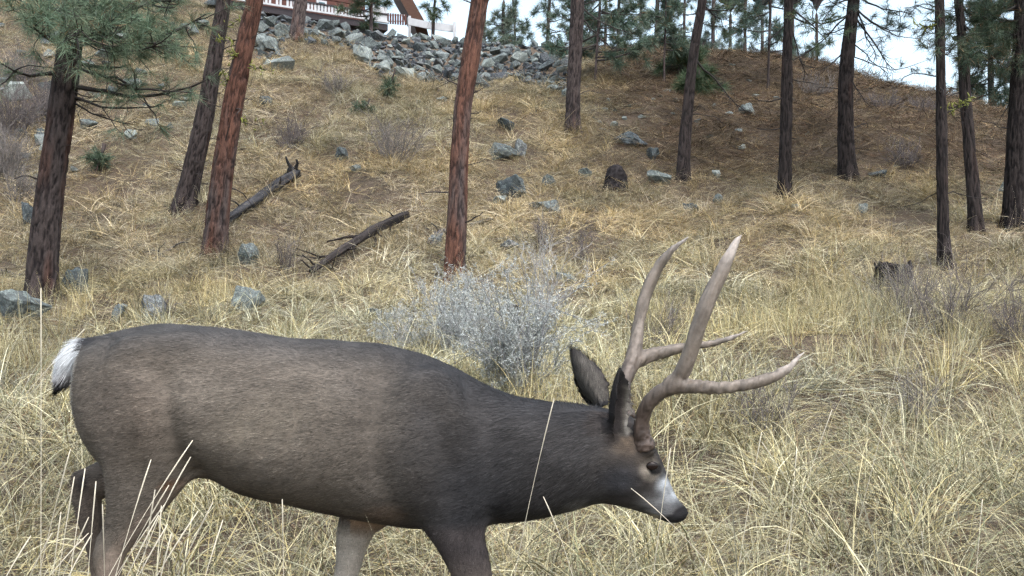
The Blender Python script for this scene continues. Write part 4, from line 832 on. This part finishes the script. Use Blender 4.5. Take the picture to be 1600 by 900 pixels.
# ---------------------------------------------------------------- the mule deer buck
YD = 2.60
def make_deer():
    mb = MB(); S = pxm(YD)
    def ring_loft(rows, n=40):
        """rows: top pixel, bottom pixel, half width (m), depth; vertical-plane sections"""
        R = np.array(rows, float); m = 90; R = spline(R, m); V = []
        th = np.arange(n) * 2 * math.pi / n
        for (tu, tv, bu, bv, w, yd) in R:
            a, b = P(tu, tv, yd), P(bu, bv, yd); c = (a + b) / 2; h = (a - b) / 2
            sn, cs = np.sin(th), np.cos(th); wid = w * (1 - 0.16 * sn)
            x = np.sign(cs) * np.abs(cs) ** 0.9
            V.append(c + h[None] * sn[:, None] + np.array([0, 1.0, 0])[None] * (x * wid)[:, None])
        V = np.array(V); i = np.arange(m - 1)[:, None] * n; j = np.arange(n)[None]; k = (j + 1) % n
        Q = np.stack([i + j, i + k, i + n + k, i + n + j], -1).reshape(-1, 4)
        VV = np.concatenate([V.reshape(-1, 3), V[0].mean(0)[None], V[-1].mean(0)[None]]); q = m * n
        T = [(q, (e + 1) % n, e) for e in range(n)] + [(q + 1, q - n + e, q - n + (e + 1) % n) for e in range(n)]
        mb.add(VV, T, Q)
    Y = YD
    ring_loft([(127, 548, 124, 640, .05, Y), (138, 529, 140, 690, .10, Y), (168, 521, 170, 728, .14, Y), (220, 509, 220, 742, .165, Y), (270, 506, 272, 742, .178, Y), (330, 511, 330, 744, .19, Y), (385, 518, 380, 766, .198, Y), (450, 525, 440, 785, .2, Y),
               (530, 530, 520, 800, .195, Y), (605, 535, 600, 818, .182, Y), (652, 546, 650, 826, .165, Y), (700, 566, 700, 828, .15, Y), (750, 594, 745, 822, .14, Y), (792, 611, 785, 815, .128, Y), (835, 621, 830, 813, .118, Y), (875, 628, 868, 808, .11, Y), (912, 633, 905, 799, .103, Y), (948, 638, 930, 786, .088, Y), (975, 646, 950, 770, .06, Y)])
    ring_loft([(955, 638, 900, 735, .06, Y), (985, 648, 917, 772, .074, Y), (1008, 672, 940, 787, .076, Y), (1024, 699, 966, 792, .07, Y), (1038, 728, 990, 797, .054, Y - .002), (1049, 758, 1010, 803, .044, Y - .004), (1060, 780, 1030, 811, .040, Y - .005), (1071, 791, 1049, 818, .036, Y - .006), (1077, 800, 1066, 814, .02, Y - .006)])
    def blob(u, v, y, rx, ry, rz):
        n, m = 20, 12; th = np.arange(n) * 2 * math.pi / n; ph = np.linspace(0.001, math.pi - 0.001, m); A, B = np.meshgrid(th, ph)
        V = np.stack([np.sin(B) * np.cos(A) * rx, np.sin(B) * np.sin(A) * ry, np.cos(B) * rz], -1) + P(u, v, y)
        i = np.arange(m - 1)[:, None] * n; j = np.arange(n)[None]; k = (j + 1) % n
        mb.add(V.reshape(-1, 3), [tuple(range(0, 3))], np.stack([i + j, i + n + j, i + n + k, i + k], -1).reshape(-1, 4))
    for s in (-1, 1):
        blob(1008, 706, Y + s * .052, .03, .016, .012)                        # brow
        blob(985, 745, Y + s * .050, .055, .026, .045)                         # cheek
        blob(672, 690, Y + s * .115, .11, .055, .20)                           # shoulder
        blob(662, 625, Y + s * .09, .10, .05, .09)
        blob(222, 640, Y + s * .115, .14, .07, .20)                            # haunch
        blob(285, 560, Y + s * .10, .10, .06, .08)                             # hip
    def leg(pts, n=22):
        """pixel u, v, depth, radius along the picture, lateral radius"""
        p = spline(np.array(pts, float), 46); c = np.array([P(a, b, d) for a, b, d, _, _ in p]); tube(mb, c, np.stack([p[:, 4], p[:, 3]], 1), n, None, True, flat=(0, 1, 0)); return c
    yn, yf = Y - .10, Y + .10
    zg = lambda x, y: float(hgt(x, y))
    def foot_v(u, y): x = P(u, 1100, y)[0]; g = zg(x, y); return 450 - FPX * ((-y * math.sin(PITCH) + (g - CAM_H) * math.cos(PITCH)) / (y * math.cos(PITCH) + (g - CAM_H) * math.sin(PITCH)))
    nf, ff = foot_v(790, yn), foot_v(515, yf); nh, fh = foot_v(205, yn), foot_v(180, yf)
    legs = {}
    legs['nf'] = leg([(680, 690, yn + .02, .13, .05), (696, 750, yn + .01, .115, .055), (708, 805, yn, .093, .052), (722, 848, yn, .066, .043), (735, 890, yn, .052, .037), (748, 935, yn, .040, .034), (754, 965, yn, .034, .030), (758, 1005, yn, .024, .021), (766, nf - 70, yn, .021, .019), (770, nf - 46, yn, .026, .023), (783, nf - 26, yn, .021, .019), (790, nf - 14, yn, .025, .022)])
    legs['ff'] = leg([(610, 740, yf - .02, .11, .05), (582, 785, yf, .082, .05), (560, 815, yf, .062, .043), (550, 850, yf, .049, .038), (543, 885, yf, .041, .034), (536, 915, yf, .036, .032), (528, 955, yf, .024, .021), (514, ff - 64, yf, .021, .019), (508, ff - 42, yf, .026, .023), (510, ff - 24, yf, .021, .019), (516, ff - 13, yf, .025, .022)])
    legs['nh'] = leg([(238, 640, yn + .02, .16, .06), (236, 700, yn + .01, .145, .062), (222, 755, yn, .105, .055), (203, 805, yn, .068, .043), (180, 845, yn, .046, .033), (170, 868, yn, .041, .030), (171, 905, yn, .031, .024), (176, 965, yn, .024, .021), (184, nh - 72, yn, .022, .020), (188, nh - 46, yn, .027, .024), (200, nh - 26, yn, .021, .019), (208, nh - 14, yn, .026, .022)])
    legs['fh'] = leg([(255, 660, yf - .02, .13, .05), (225, 715, yf, .10, .05), (185, 742, yf, .062, .04), (150, 752, yf, .045, .033), (135, 762, yf, .042, .03), (138, 795, yf, .034, .025), (148, 850, yf, .026, .022), (156, 920, yf, .023, .020), (163, fh - 82, yf, .024, .022), (160, fh - 50, yf, .022, .019), (166, fh - 22, yf, .023, .02), (170, fh - 12, yf, .025, .022)])
    tube(mb, [P(124, 742, yf), P(117, 740, yf), P(132, 770, yf)], [.018, .014, .02], 10)      # point of the far hock
    tube(mb, [P(166, 838, yn), P(152, 833, yn), P(164, 868, yn)], [.018, .014, .02], 10)
    tailp = spline(np.array([P(150, 532, Y), P(128, 540, Y), P(112, 562, Y), P(101, 588, Y), P(89, 610, Y)]), 24)
    tube(mb, tailp, np.interp(np.linspace(0, 1, 24), [0, .25, .5, .78, 1], [.015, .029, .036, .025, .004])[:, None] * np.array([[1.0, 1.0]]), 14)
    # ears: cupped shells
    def ear(root, tip, mid_n, width, cup, y0, y1, open_):
        a, b = P(*root, y0), P(*tip, y1); ax = norm(b - a); L = np.linalg.norm(b - a); nrm = norm(np.asarray(open_, float) - ax * (np.asarray(open_, float) @ ax)); sd_ = np.cross(ax, nrm)
        m, k = 20, 13; t = np.linspace(0, 1, m); wp = width * np.interp(t, [0, .12, .35, .6, .85, 1], [.42, .62, 1, .92, .5, .06]); V = []
        for f_, off in ((1, 0.0), (-1, -0.009)):
            for i in range(m):
                s = np.linspace(-1, 1, k); cu = cup * (s ** 2) * wp[i] * (1.5 if t[i] < .35 else 1.0) - 0.012 * math.sin(t[i] * 3.14)
                V.append(a + ax * (t[i] * L) + sd_[None] * (s * wp[i] / 2)[:, None] + nrm[None] * (cu + off * (1.6 - s ** 2))[:, None])
        V = np.array(V).reshape(-1, 3); Q = []
        for lay in range(2):
            o = lay * m * k
            for i in range(m - 1):
                for j in range(k - 1):
                    q = (o + i * k + j, o + i * k + j + 1, o + (i + 1) * k + j + 1, o + (i + 1) * k + j); Q.append(q if lay else q[::-1])
        o = m * k
        for i in range(m - 1):
            Q.append((i * k, (i + 1) * k, o + (i + 1) * k, o + i * k)); Q.append((i * k + k - 1, o + i * k + k - 1, o + (i + 1) * k + k - 1, (i + 1) * k + k - 1))
        for j in range(k - 1): Q.append((j, o + j, o + j + 1, j + 1)); Q.append(((m - 1) * k + j, (m - 1) * k + j + 1, o + (m - 1) * k + j + 1, o + (m - 1) * k + j))
        mb.add(V, None, Q)
        return a, b
    earN = ear((960, 690), (972, 570), None, .095, .55, Y - .062, Y - .11, (0.75, -0.65, 0.1))
    earF = ear((942, 640), (893, 545), None, .102, .38, Y + .055, Y + .16, (0.35, 0.95, 0.15))
    raw = mb.build('raw', None, color=False)
    md = raw.modifiers.new('r', 'REMESH'); md.mode = 'VOXEL'; md.voxel_size = 0.005; md.use_smooth_shade = True
    sm = raw.modifiers.new('s', 'SMOOTH'); sm.factor = 0.5; sm.iterations = 5
    dg = bpy.context.evaluated_depsgraph_get(); me = bpy.data.meshes.new_from_object(raw.evaluated_get(dg)); old = raw.data; bpy.data.objects.remove(raw); bpy.data.meshes.remove(old)
    me.name = 'body'; nv = len(me.vertices); V = np.empty(nv * 3); me.vertices.foreach_get('co', V); V = V.reshape(-1, 3)
    Nn = np.empty(nv * 3); me.vertex_normals.foreach_get('vector', Nn); Nn = Nn.reshape(-1, 3)
    E = np.empty(len(me.edges) * 2, np.int32); me.edges.foreach_get('vertices', E); E = E.reshape(-1, 2); deg = np.bincount(E.ravel(), minlength=nv)[:, None]
    U = 800 + V[:, 0] * S; W = 450 + math.tan(PITCH) * FPX - (V[:, 2] - CAM_H) * S
    wt = (sstep(1000, 950, U) * (1 - (U > 872) * sstep(668, 650, W)) * sstep(850, 800, W) * sstep(112, 145, U) * (1 - (U < 175) * sstep(715, 735, W)))[:, None] * 0.6
    earm = ((U > 872) & (U < 1000) & (W < 668))[:, None]
    for it in range(125):
        av = np.stack([np.bincount(E[:, 0], V[E[:, 1], k], nv) + np.bincount(E[:, 1], V[E[:, 0], k], nv) for k in range(3)], 1) / deg
        V = V + (av - V) * (wt if it > 30 else np.maximum(wt, np.where(earm, 0.45, 0.35 if it < 12 else 0.0)))
    me.vertices.foreach_set('co', V.ravel()); me.update(); Nn = np.empty(nv * 3); me.vertex_normals.foreach_get('vector', Nn); Nn = Nn.reshape(-1, 3)
    # soft muscle and skin folds over the flank and shoulder
    U = 800 + V[:, 0] * S; W = 450 + math.tan(PITCH) * FPX - (V[:, 2] - CAM_H) * S
    def poly_d(pl):
        pl = spline(np.array(pl, float), 40); return np.sqrt(((U[:, None] - pl[None, :, 0]) ** 2 + (W[:, None] - pl[None, :, 1]) ** 2).min(1))
    g = lambda pl, w: np.exp(-(poly_d(pl) / w) ** 2)
    fold = -0.013 * g([(296, 596), (303, 650), (318, 705), (334, 738)], 20) + 0.008 * g([(262, 610), (272, 670), (282, 720)], 24) - 0.008 * g([(205, 560), (200, 620), (205, 680)], 30)
    fold = fold - 0.012 * g([(612, 590), (600, 660), (612, 735), (640, 812)], 24) + 0.009 * g([(650, 600), (655, 680), (668, 760)], 30) - 0.010 * g([(735, 600), (762, 660), (768, 730), (762, 800)], 24)
    fold = fold + 0.007 * g([(262, 540), (285, 545)], 20) - 0.006 * g([(330, 560), (355, 600)], 30) - 0.008 * g([(690, 640), (706, 720), (716, 800)], 22) + 0.006 * g([(806, 660), (850, 700), (900, 720)], 26)
    fold = fold + 0.0022 * np.sin((U + 0.35 * (W - 650)) / 6.2) * np.exp(-((U - 470) / 80) ** 2 - ((W - 680) / 70) ** 2) + 0.0007 * np.sin((U - 0.8 * (W - 740)) / 3.4) * np.exp(-((U - 570) / 28) ** 2 - ((W - 745) / 30) ** 2)
    fold = fold * sstep(0.15, 0.6, np.abs(Nn[:, 1])); V = V + Nn * fold[:, None] * 1.05
    d = 0.006 * fbm(V * np.array([7, 7, 5]), 2, 4); V = V + Nn * d[:, None] * (V[:, 0] < P(930, 600, YD)[0])[:, None]
    me.vertices.foreach_set('co', V.ravel()); me.update(); Nn = np.empty(nv * 3); me.vertex_normals.foreach_get('vector', Nn); Nn = Nn.reshape(-1, 3)
    # coat pattern in the deer's own side view coordinates
    U = 800 + (V[:, 0]) * S; W = 450 + math.tan(PITCH) * FPX - (V[:, 2] - CAM_H) * S; lat = (V[:, 1] - YD)
    n1 = fbm(V * 9, 3, 8); n2 = fbm(V * np.array([14, 14, 60]), 3, 12); n3 = fbm(V * 35, 2, 15)
    def blend(c, col, m): m = np.clip(m, 0, 1)[:, None]; return c * (1 - m) + np.array(col) * m
    def disk(u, v, ru, rv, soft=0.5): d = np.sqrt(((U - u) / ru) ** 2 + ((W - v) / rv) ** 2); return 1 - sstep(1 - soft, 1, d)
    C = np.tile(np.array([0.098, 0.086, 0.072]), (nv, 1))
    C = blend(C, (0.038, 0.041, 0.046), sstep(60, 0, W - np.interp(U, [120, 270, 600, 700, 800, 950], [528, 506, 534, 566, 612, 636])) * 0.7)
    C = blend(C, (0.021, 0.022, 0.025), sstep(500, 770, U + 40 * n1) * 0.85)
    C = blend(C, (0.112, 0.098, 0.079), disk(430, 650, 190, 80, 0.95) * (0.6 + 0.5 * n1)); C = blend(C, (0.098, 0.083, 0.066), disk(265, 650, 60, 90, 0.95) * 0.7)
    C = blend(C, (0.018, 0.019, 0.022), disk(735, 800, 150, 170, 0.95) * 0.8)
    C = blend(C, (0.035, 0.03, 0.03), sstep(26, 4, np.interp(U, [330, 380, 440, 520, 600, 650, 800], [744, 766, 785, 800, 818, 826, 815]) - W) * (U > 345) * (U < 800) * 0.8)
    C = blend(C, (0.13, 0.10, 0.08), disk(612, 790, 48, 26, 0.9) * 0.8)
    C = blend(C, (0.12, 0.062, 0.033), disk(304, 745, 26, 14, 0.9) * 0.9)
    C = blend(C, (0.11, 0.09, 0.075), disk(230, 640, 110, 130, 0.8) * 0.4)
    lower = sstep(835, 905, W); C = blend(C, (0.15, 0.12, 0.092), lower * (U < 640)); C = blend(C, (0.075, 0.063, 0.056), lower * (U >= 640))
    C = blend(C, (0.29, 0.265, 0.23), (lat > 0.03) * sstep(806, 850, W) * (U > 470) * (U < 640))
    C = blend(C, (0.20, 0.14, 0.095), (lat > 0.04) * sstep(795, 806, W) * sstep(850, 820, W) * (U > 545) * (U < 640) * .8)
    C = blend(C, (0.075, 0.062, 0.052), (lat > 0.03) * (U < 200) * (W > 720) * 0.9); C = blend(C, (0.02, 0.018, 0.018), disk(118, 758, 16, 20, .8) * (lat > 0.03))
    pl = spline(np.array([(318, 752), (290, 778), (250, 815), (210, 862), (196, 900)], float), 40); dd = np.sqrt(((U[:, None] - pl[None, :, 0]) ** 2 + (W[:, None] - pl[None, :, 1]) ** 2).min(1)); C = blend(C, (0.17, 0.14, 0.115), sstep(22, 8, dd) * .85)
    # head
    C = blend(C, (0.036, 0.032, 0.029), disk(985, 715, 85, 90, 0.8)); C = blend(C, (0.082, 0.064, 0.048), disk(975, 690, 34, 24, 0.9) * (0.75 + 0.6 * n3)); C = blend(C, (0.09, 0.075, 0.06), disk(1003, 712, 24, 20, 0.9) * .8); C = blend(C, (0.021, 0.022, 0.025), disk(962, 742, 48, 36, 0.8))
    C = blend(C, (0.115, 0.115, 0.115), disk(905, 784, 34, 20, 0.9)); C = blend(C, (0.17, 0.152, 0.128), disk(1010, 729, 23, 21, 0.6)); C = blend(C, (0.036, 0.030, 0.026), disk(1002, 698, 24, 18, 0.8))
    C = blend(C, (0.27, 0.295, 0.315), disk(1044, 757, 33, 38, 0.75) * (0.8 + 0.4 * n3)); C = blend(C, (0.125, 0.13, 0.135), disk(1022, 784, 34, 20, 0.8) * (0.8 + 0.7 * n2)); C = blend(C, (0.07, 0.07, 0.07), disk(1006, 778, 30, 26, 0.9) * 0.7)
    C = blend(C, (0.36, 0.365, 0.36), disk(1040, 815, 30, 9, 0.6)); C = blend(C, (0.17, 0.155, 0.115), disk(1016, 802, 16, 8, 0.8))
    fl = np.interp(W, [640, 672, 699, 728, 758, 780], [982, 1010, 1026, 1040, 1051, 1062])
    C = blend(C, (0.03, 0.027, 0.027), sstep(15, 3, fl - U) * (U > 985) * (W > 675) * sstep(764, 738, W) * .95)
    C = blend(C, (0.010, 0.010, 0.011), np.maximum(disk(1063, 800, 23, 17, 0.3), disk(1048, 803, 20, 9, 0.5))); C = blend(C, (0.02, 0.02, 0.02), disk(1036, 806, 18, 4, 0.6) * .9)
    C = blend(C, (0.012, 0.011, 0.011), disk(1019, 728, 13, 9.5, 0.3))
    # ears: dark rims, grey backs, pale tuft at the base
    dE = lambda a, b: np.clip(((V - a) @ (b - a)) / ((b - a) @ (b - a)), 0, 1)
    for (a, b), s in ((earN, -1), (earF, 1)):
        t = dE(a, b); dist = np.linalg.norm(V - (a + t[:, None] * (b - a)), axis=1); on = (dist < 0.075) & (t > 0.08) & (W < 690) & ((lat * s) > 0.03)
        C = np.where(on[:, None], np.array([0.058, 0.054, 0.048]) * (1 + 0.3 * n2[:, None]), C); C = blend(C, (0.02, 0.018, 0.018), on * sstep(0.62, 0.95, t)); C = blend(C, (0.03, 0.027, 0.027), on * sstep(0.030, 0.045, dist) * 0.9)
    C = blend(C, (0.036, 0.03, 0.028), disk(950, 655, 18, 42, .6) * (lat < -.03)); C = blend(C, (0.26, 0.255, 0.24), disk(975, 662, 7, 18, .8) * (lat < -0.05) * .8)
    nearE = (lat < -0.045) & (W < 672) & (W > 560) & (U > 935) & (U < 1000)
    C = blend(C, (0.018, 0.016, 0.016), nearE * sstep(971, 963, U)); C = blend(C, (0.15, 0.145, 0.13), nearE * sstep(970, 976, U) * sstep(598, 615, W) * .85); C = blend(C, (0.016, 0.015, 0.015), nearE * sstep(606, 594, W))
    jl = spline(np.array([(940, 789), (970, 795), (1000, 802), (1020, 808)], float), 30); dj = np.sqrt(((U[:, None] - jl[None, :, 0]) ** 2 + (W[:, None] - jl[None, :, 1]) ** 2).min(1)); C = blend(C, (0.17, 0.16, 0.145), sstep(8, 3, dj) * .8)
    hm = sstep(930, 980, U)[:, None]; C = C * (1 + hm * (0.30 * n3 + 0.22 * n2)[:, None])
    # tail and rump
    tl = np.linalg.norm(V[:, None] - tailp[None, ::3], axis=2).min(1) < 0.05; tl = tl & (U < 136)
    C = np.where(tl[:, None], np.array([0.52, 0.55, 0.57]), C); C = blend(C, (0.012, 0.012, 0.013), tl * sstep(578, 592, W + 0.2 * (110 - U))); C = blend(C, (0.30, 0.30, 0.31), tl * sstep(566, 582, W) * sstep(598, 588, W) * .6)
    C = blend(C, (0.42, 0.40, 0.36), (U < 140) * sstep(-0.55, -0.9, Nn[:, 0]) * (W > 540) * (W < 720) * ~tl * .8); C = blend(C, (0.03, 0.03, 0.034), disk(148, 530, 22, 12, .7) * (~tl) * .8)
    C = C * (1 + 0.16 * n1 + 0.16 * n2 + 0.10 * n3)[:, None]; C = np.clip(C, 0.004, 0.9)
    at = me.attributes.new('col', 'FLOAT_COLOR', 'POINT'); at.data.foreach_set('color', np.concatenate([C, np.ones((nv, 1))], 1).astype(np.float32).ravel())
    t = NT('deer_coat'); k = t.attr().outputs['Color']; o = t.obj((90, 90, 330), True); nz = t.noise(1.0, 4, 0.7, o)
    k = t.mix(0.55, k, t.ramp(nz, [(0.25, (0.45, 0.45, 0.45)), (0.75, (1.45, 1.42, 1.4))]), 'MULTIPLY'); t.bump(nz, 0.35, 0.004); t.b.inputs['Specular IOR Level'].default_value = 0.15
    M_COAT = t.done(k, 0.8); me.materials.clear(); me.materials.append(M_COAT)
    fx = P(700, 1100, YD); root = empty('mule_deer', (P(450, 800, YD)[0], YD, zg(P(450, 800, YD)[0], YD)))
    tag(root, 'grey brown antlered deer buck walking through dry grass with lowered head', 'deer')
    RL = np.array(root.location); V2 = V - RL; me.vertices.foreach_set('co', V2.ravel()); me.update()
    body = bpy.data.objects.new('body', me); COL.objects.link(body); body.parent = root
    # coat hairs lying along the body
    r = np.random.default_rng(3); me.calc_loop_triangles(); nt = len(me.loop_triangles); ti = np.empty(nt * 3, np.int32); me.loop_triangles.foreach_get('vertices', ti); ti = ti.reshape(-1, 3)
    A, B, D = V[ti[:, 0]], V[ti[:, 1]], V[ti[:, 2]]; ar = np.linalg.norm(np.cross(B - A, D - A), axis=1); NH = 170000
    f = r.choice(nt, NH, p=ar / ar.sum()); w1 = np.sqrt(r.random(NH)); w2 = r.random(NH); ba, bb, bc = 1 - w1, w1 * (1 - w2), w1 * w2
    mixw = lambda X: X[ti[f, 0]] * ba[:, None] + X[ti[f, 1]] * bb[:, None] + X[ti[f, 2]] * bc[:, None]
    p, nn, cc = mixw(V), norm(mixw(Nn)), mixw(C); hu = 800 + p[:, 0] * S; hv = 450 + math.tan(PITCH) * FPX - (p[:, 2] - CAM_H) * S
    head = sstep(925, 975, hu); legm = sstep(790, 850, hv) * (hu < 800); neck = sstep(700, 800, hu) * (1 - head)
    dr = np.array([-1.0, 0, -0.18]) * (1 - head - legm * 0)[:, None] + np.array([-0.6, 0, 0.65]) * head[:, None]; dr = dr * (1 - legm[:, None]) + np.array([0, 0, -1.0]) * legm[:, None]; dr = dr + neck[:, None] * np.array([0, 0, -0.25])
    ist = np.linalg.norm(p[:, None] - tailp[None, ::4], axis=2).min(1) < 0.045; dr[ist & (hu < 136)] = (-0.55, 0, -0.85)
    ie = (hv < 640) & (hu > 870) & (hu < 1000); dr[ie] = (-0.15, 0, 1.0)
    swirl = np.stack([fbm(p * 12, 2, 40), fbm(p * 12, 2, 50), fbm(p * 12, 2, 60)], -1) * 0.12; dr = dr + swirl + r.normal(size=dr.shape) * 0.08
    dr = norm(dr - nn * (dr * nn).sum(1)[:, None]); ln = (0.016 + 0.008 * neck - 0.009 * head - 0.007 * legm) * r.uniform(0.6, 1.3, NH); ln[ist] = 0.035
    nose = (hu > 1046) & (hv > 784); eye = ((hu - 1018) / 17) ** 2 + ((hv - 728) / 14) ** 2 < 1; keep = ~(nose | eye)
    sd_ = np.cross(nn, dr) * (0.0010 * r.uniform(0.6, 1.3, NH) * (1 - 0.35 * head))[:, None]; s0 = p - nn * 0.001; tip = p + dr * ln[:, None] + nn * (ln * r.uniform(0.06, 0.22, NH))[:, None]
    HV = np.stack([s0 - sd_, s0 + sd_, tip], 1)[keep]; hc = (cc * r.choice([0.55, 0.85, 1.0, 1.15, 1.6], NH, p=[.24, .22, .22, .2, .12])[:, None])[keep]; hn = nn[keep]
    hb = MB(); hb.add(HV.reshape(-1, 3), np.arange(len(HV) * 3).reshape(-1, 3), None, np.repeat(hc, 3, 0))
    t = NT('deer_hair'); t.l(t.attr().outputs['Color'], t.b.inputs['Base Color']); t.b.inputs['Roughness'].default_value = 0.65; t.l(t.attr('nrm').outputs['Vector'], t.b.inputs['Normal'])
    fur = hb.build('fur', t.m, root, smooth=False); fur['kind'] = 'stuff'
    na = fur.data.attributes.new('nrm', 'FLOAT_VECTOR', 'POINT'); na.data.foreach_set('vector', np.repeat(norm(hn + r.normal(size=hn.shape) * 0.12), 3, 0).astype(np.float32).ravel())
    # antlers
    t = NT('antler_bone'); o = t.obj((60, 60, 60)); k = t.attr().outputs['Color']; nz = t.noise(1.2, 5, 0.65, o); k = t.mix(0.6, k, t.ramp(nz, [(0.3, (0.6, 0.57, 0.54)), (0.7, (1.2, 1.2, 1.2))]), 'MULTIPLY'); t.bump(nz, 0.3, 0.004); M_ANT = t.done(k, 0.5); t.b.inputs['Specular IOR Level'].default_value = 0.4
    def antler(label, beam, t1, t2):
        q = MB()
        for path in (beam, t1, t2):
            c = spline(np.array([(*P(a, b, d), rr) for a, b, d, rr in path]), 60); wob = 1 + 0.07 * fbm(np.stack([np.arange(60) * .16, np.arange(60) * 0., np.arange(60) * 0. + path[-1][0]], -1), 2, 3); tube(q, c[:, :3], c[:, 3] * 0.93 * wob, 20)
        raw = q.build('raw', None, color=False); md = raw.modifiers.new('r', 'REMESH'); md.mode = 'VOXEL'; md.voxel_size = 0.0035; md.use_smooth_shade = True; s_ = raw.modifiers.new('s', 'SMOOTH'); s_.factor = 0.5; s_.iterations = 8
        me = bpy.data.meshes.new_from_object(raw.evaluated_get(bpy.context.evaluated_depsgraph_get())); bpy.data.objects.remove(raw); me.name = 'antler'
        v = np.empty(len(me.vertices) * 3); me.vertices.foreach_get('co', v); v = v.reshape(-1, 3); nn = np.empty(len(v) * 3); me.vertex_normals.foreach_get('vector', nn); nn = nn.reshape(-1, 3)
        b0 = P(beam[0][0], beam[0][1], beam[0][2]); h = np.linalg.norm(v - b0, axis=1)
        tips = [P(x[-1][0], x[-1][1], x[-1][2]) for x in (t1, t2)]; td = np.minimum(*[np.linalg.norm(v - q_, axis=1) for q_ in tips])
        axis = np.array([0.35, 0, 0.93]); lw = v @ axis; vv = np.stack([v @ np.array([.93, 0, -.35]) * 130, v[:, 1] * 130, lw * 9], -1)
        v = v + nn * (0.0024 * fbm(vv, 2, 5) + 0.0030 * sstep(0.09, 0.01, h) * fbm(v * 130, 2, 7) + 0.004 * np.exp(-((h - 0.022) / 0.010) ** 2))[:, None]
        c = np.array([0.06, 0.044, 0.036])[None] * np.ones((len(v), 1)); m = sstep(0.05, 0.30, h)[:, None]; c = c * (1 - m) + np.array([0.145, 0.124, 0.103]) * m; m = sstep(0.12, 0.0, td)[:, None]; c = c * (1 - m) + np.array([0.30, 0.275, 0.25]) * m
        c = c * (1 + 0.42 * fbm(vv * np.array([.6, .6, 1]), 3, 9))[:, None]
        me.vertices.foreach_set('co', (v - RL).ravel()); me.update(); a_ = me.attributes.new('col', 'FLOAT_COLOR', 'POINT'); a_.data.foreach_set('color', np.concatenate([np.clip(c, .01, .9), np.ones((len(v), 1))], 1).astype(np.float32).ravel())
        me.materials.clear(); me.materials.append(M_ANT); ob = bpy.data.objects.new('antler', me); COL.objects.link(ob); ob.parent = root; ob['label'] = label
    y = Y - .045
    antler('near antler, tall rear fork and long forward tine', [(1008, 700, y, .027), (1003, 678, y - .008, .023), (1003, 655, y - .015, .0215), (1012, 633, y - .03, .021), (1032, 613, y - .05, .021), (1058, 601, y - .07, .023), (1068, 597, y - .075, .02)],
           [(1045, 604, y - .06, .021), (1064, 584, y - .075, .0215), (1078, 552, y - .09, .0205), (1091, 512, y - .10, .021), (1106, 470, y - .10, .0215), (1128, 424, y - .095, .017), (1146, 388, y - .085, .011), (1158, 366, y - .08, .004)],
           [(1045, 604, y - .06, .021), (1085, 604, y - .085, .0205), (1125, 606, y - .10, .0185), (1165, 601, y - .11, .0165), (1203, 591, y - .115, .0145), (1232, 575, y - .115, .0105), (1257, 549, y - .11, .003)])
    y = Y + .045
    antler('far antler, tall curved rear tine and thinner forward tine', [(978, 655, y, .026), (974, 630, y + .02, .022), (975, 602, y + .05, .021), (982, 578, y + .08, .023), (992, 558, y + .10, .024)],
           [(984, 572, y + .085, .022), (993, 540, y + .11, .021), (999, 500, y + .13, .0185), (1008, 462, y + .14, .019), (1025, 424, y + .14, .0165), (1047, 393, y + .13, .011), (1076, 370, y + .11, .003)],
           [(984, 572, y + .085, .021), (1008, 558, y + .11, .0205), (1040, 549, y + .12, .0175), (1075, 542, y + .125, .0145), (1110, 537, y + .125, .0105), (1142, 528, y + .12, .007), (1168, 517, y + .11, .002)])
    # eyes
    def ball(name, c, rr, mat, sc=(1, 1, 1)):
        bm = bmesh.new(); bmesh.ops.create_uvsphere(bm, u_segments=20, v_segments=14, radius=rr); me_ = bpy.data.meshes.new(name); bm.to_mesh(me_); bm.free(); me_.materials.append(mat)
        for q_ in me_.polygons: q_.use_smooth = True
        ob = bpy.data.objects.new(name, me_); COL.objects.link(ob); ob.parent = root; ob.location = np.asarray(c) - RL; ob.scale = sc; return ob
    M_EYE = NT('eye_gloss').done((0.012, 0.008, 0.007), 0.08)
    for s in (-1, 1): ball('eye', P(1019, 728, Y + s * .0625), .0140, M_EYE, (1.1, .45, .8))
    # hooves
    M_HOOF = m_plain('hoof_horn', (0.02, 0.018, 0.017), 0.4, 60, 0.5)
    for key, c in legs.items():
        e = c[-1]; g = zg(e[0], e[1])
        for s in (-1, 1):
            h = MB(); p = np.array([e + np.array([-.012, s * .012, .028]), e + np.array([.008, s * .013, .012]), [e[0] + .035, e[1] + s * .012, g + .016], [e[0] + .062, e[1] + s * .007, g + .008]]); tube(h, spline(p, 10), np.interp(np.linspace(0, 1, 10), [0, .5, 1], [.015, .017, .006]), 12); h.build('hoof', M_HOOF, root)
make_deer()
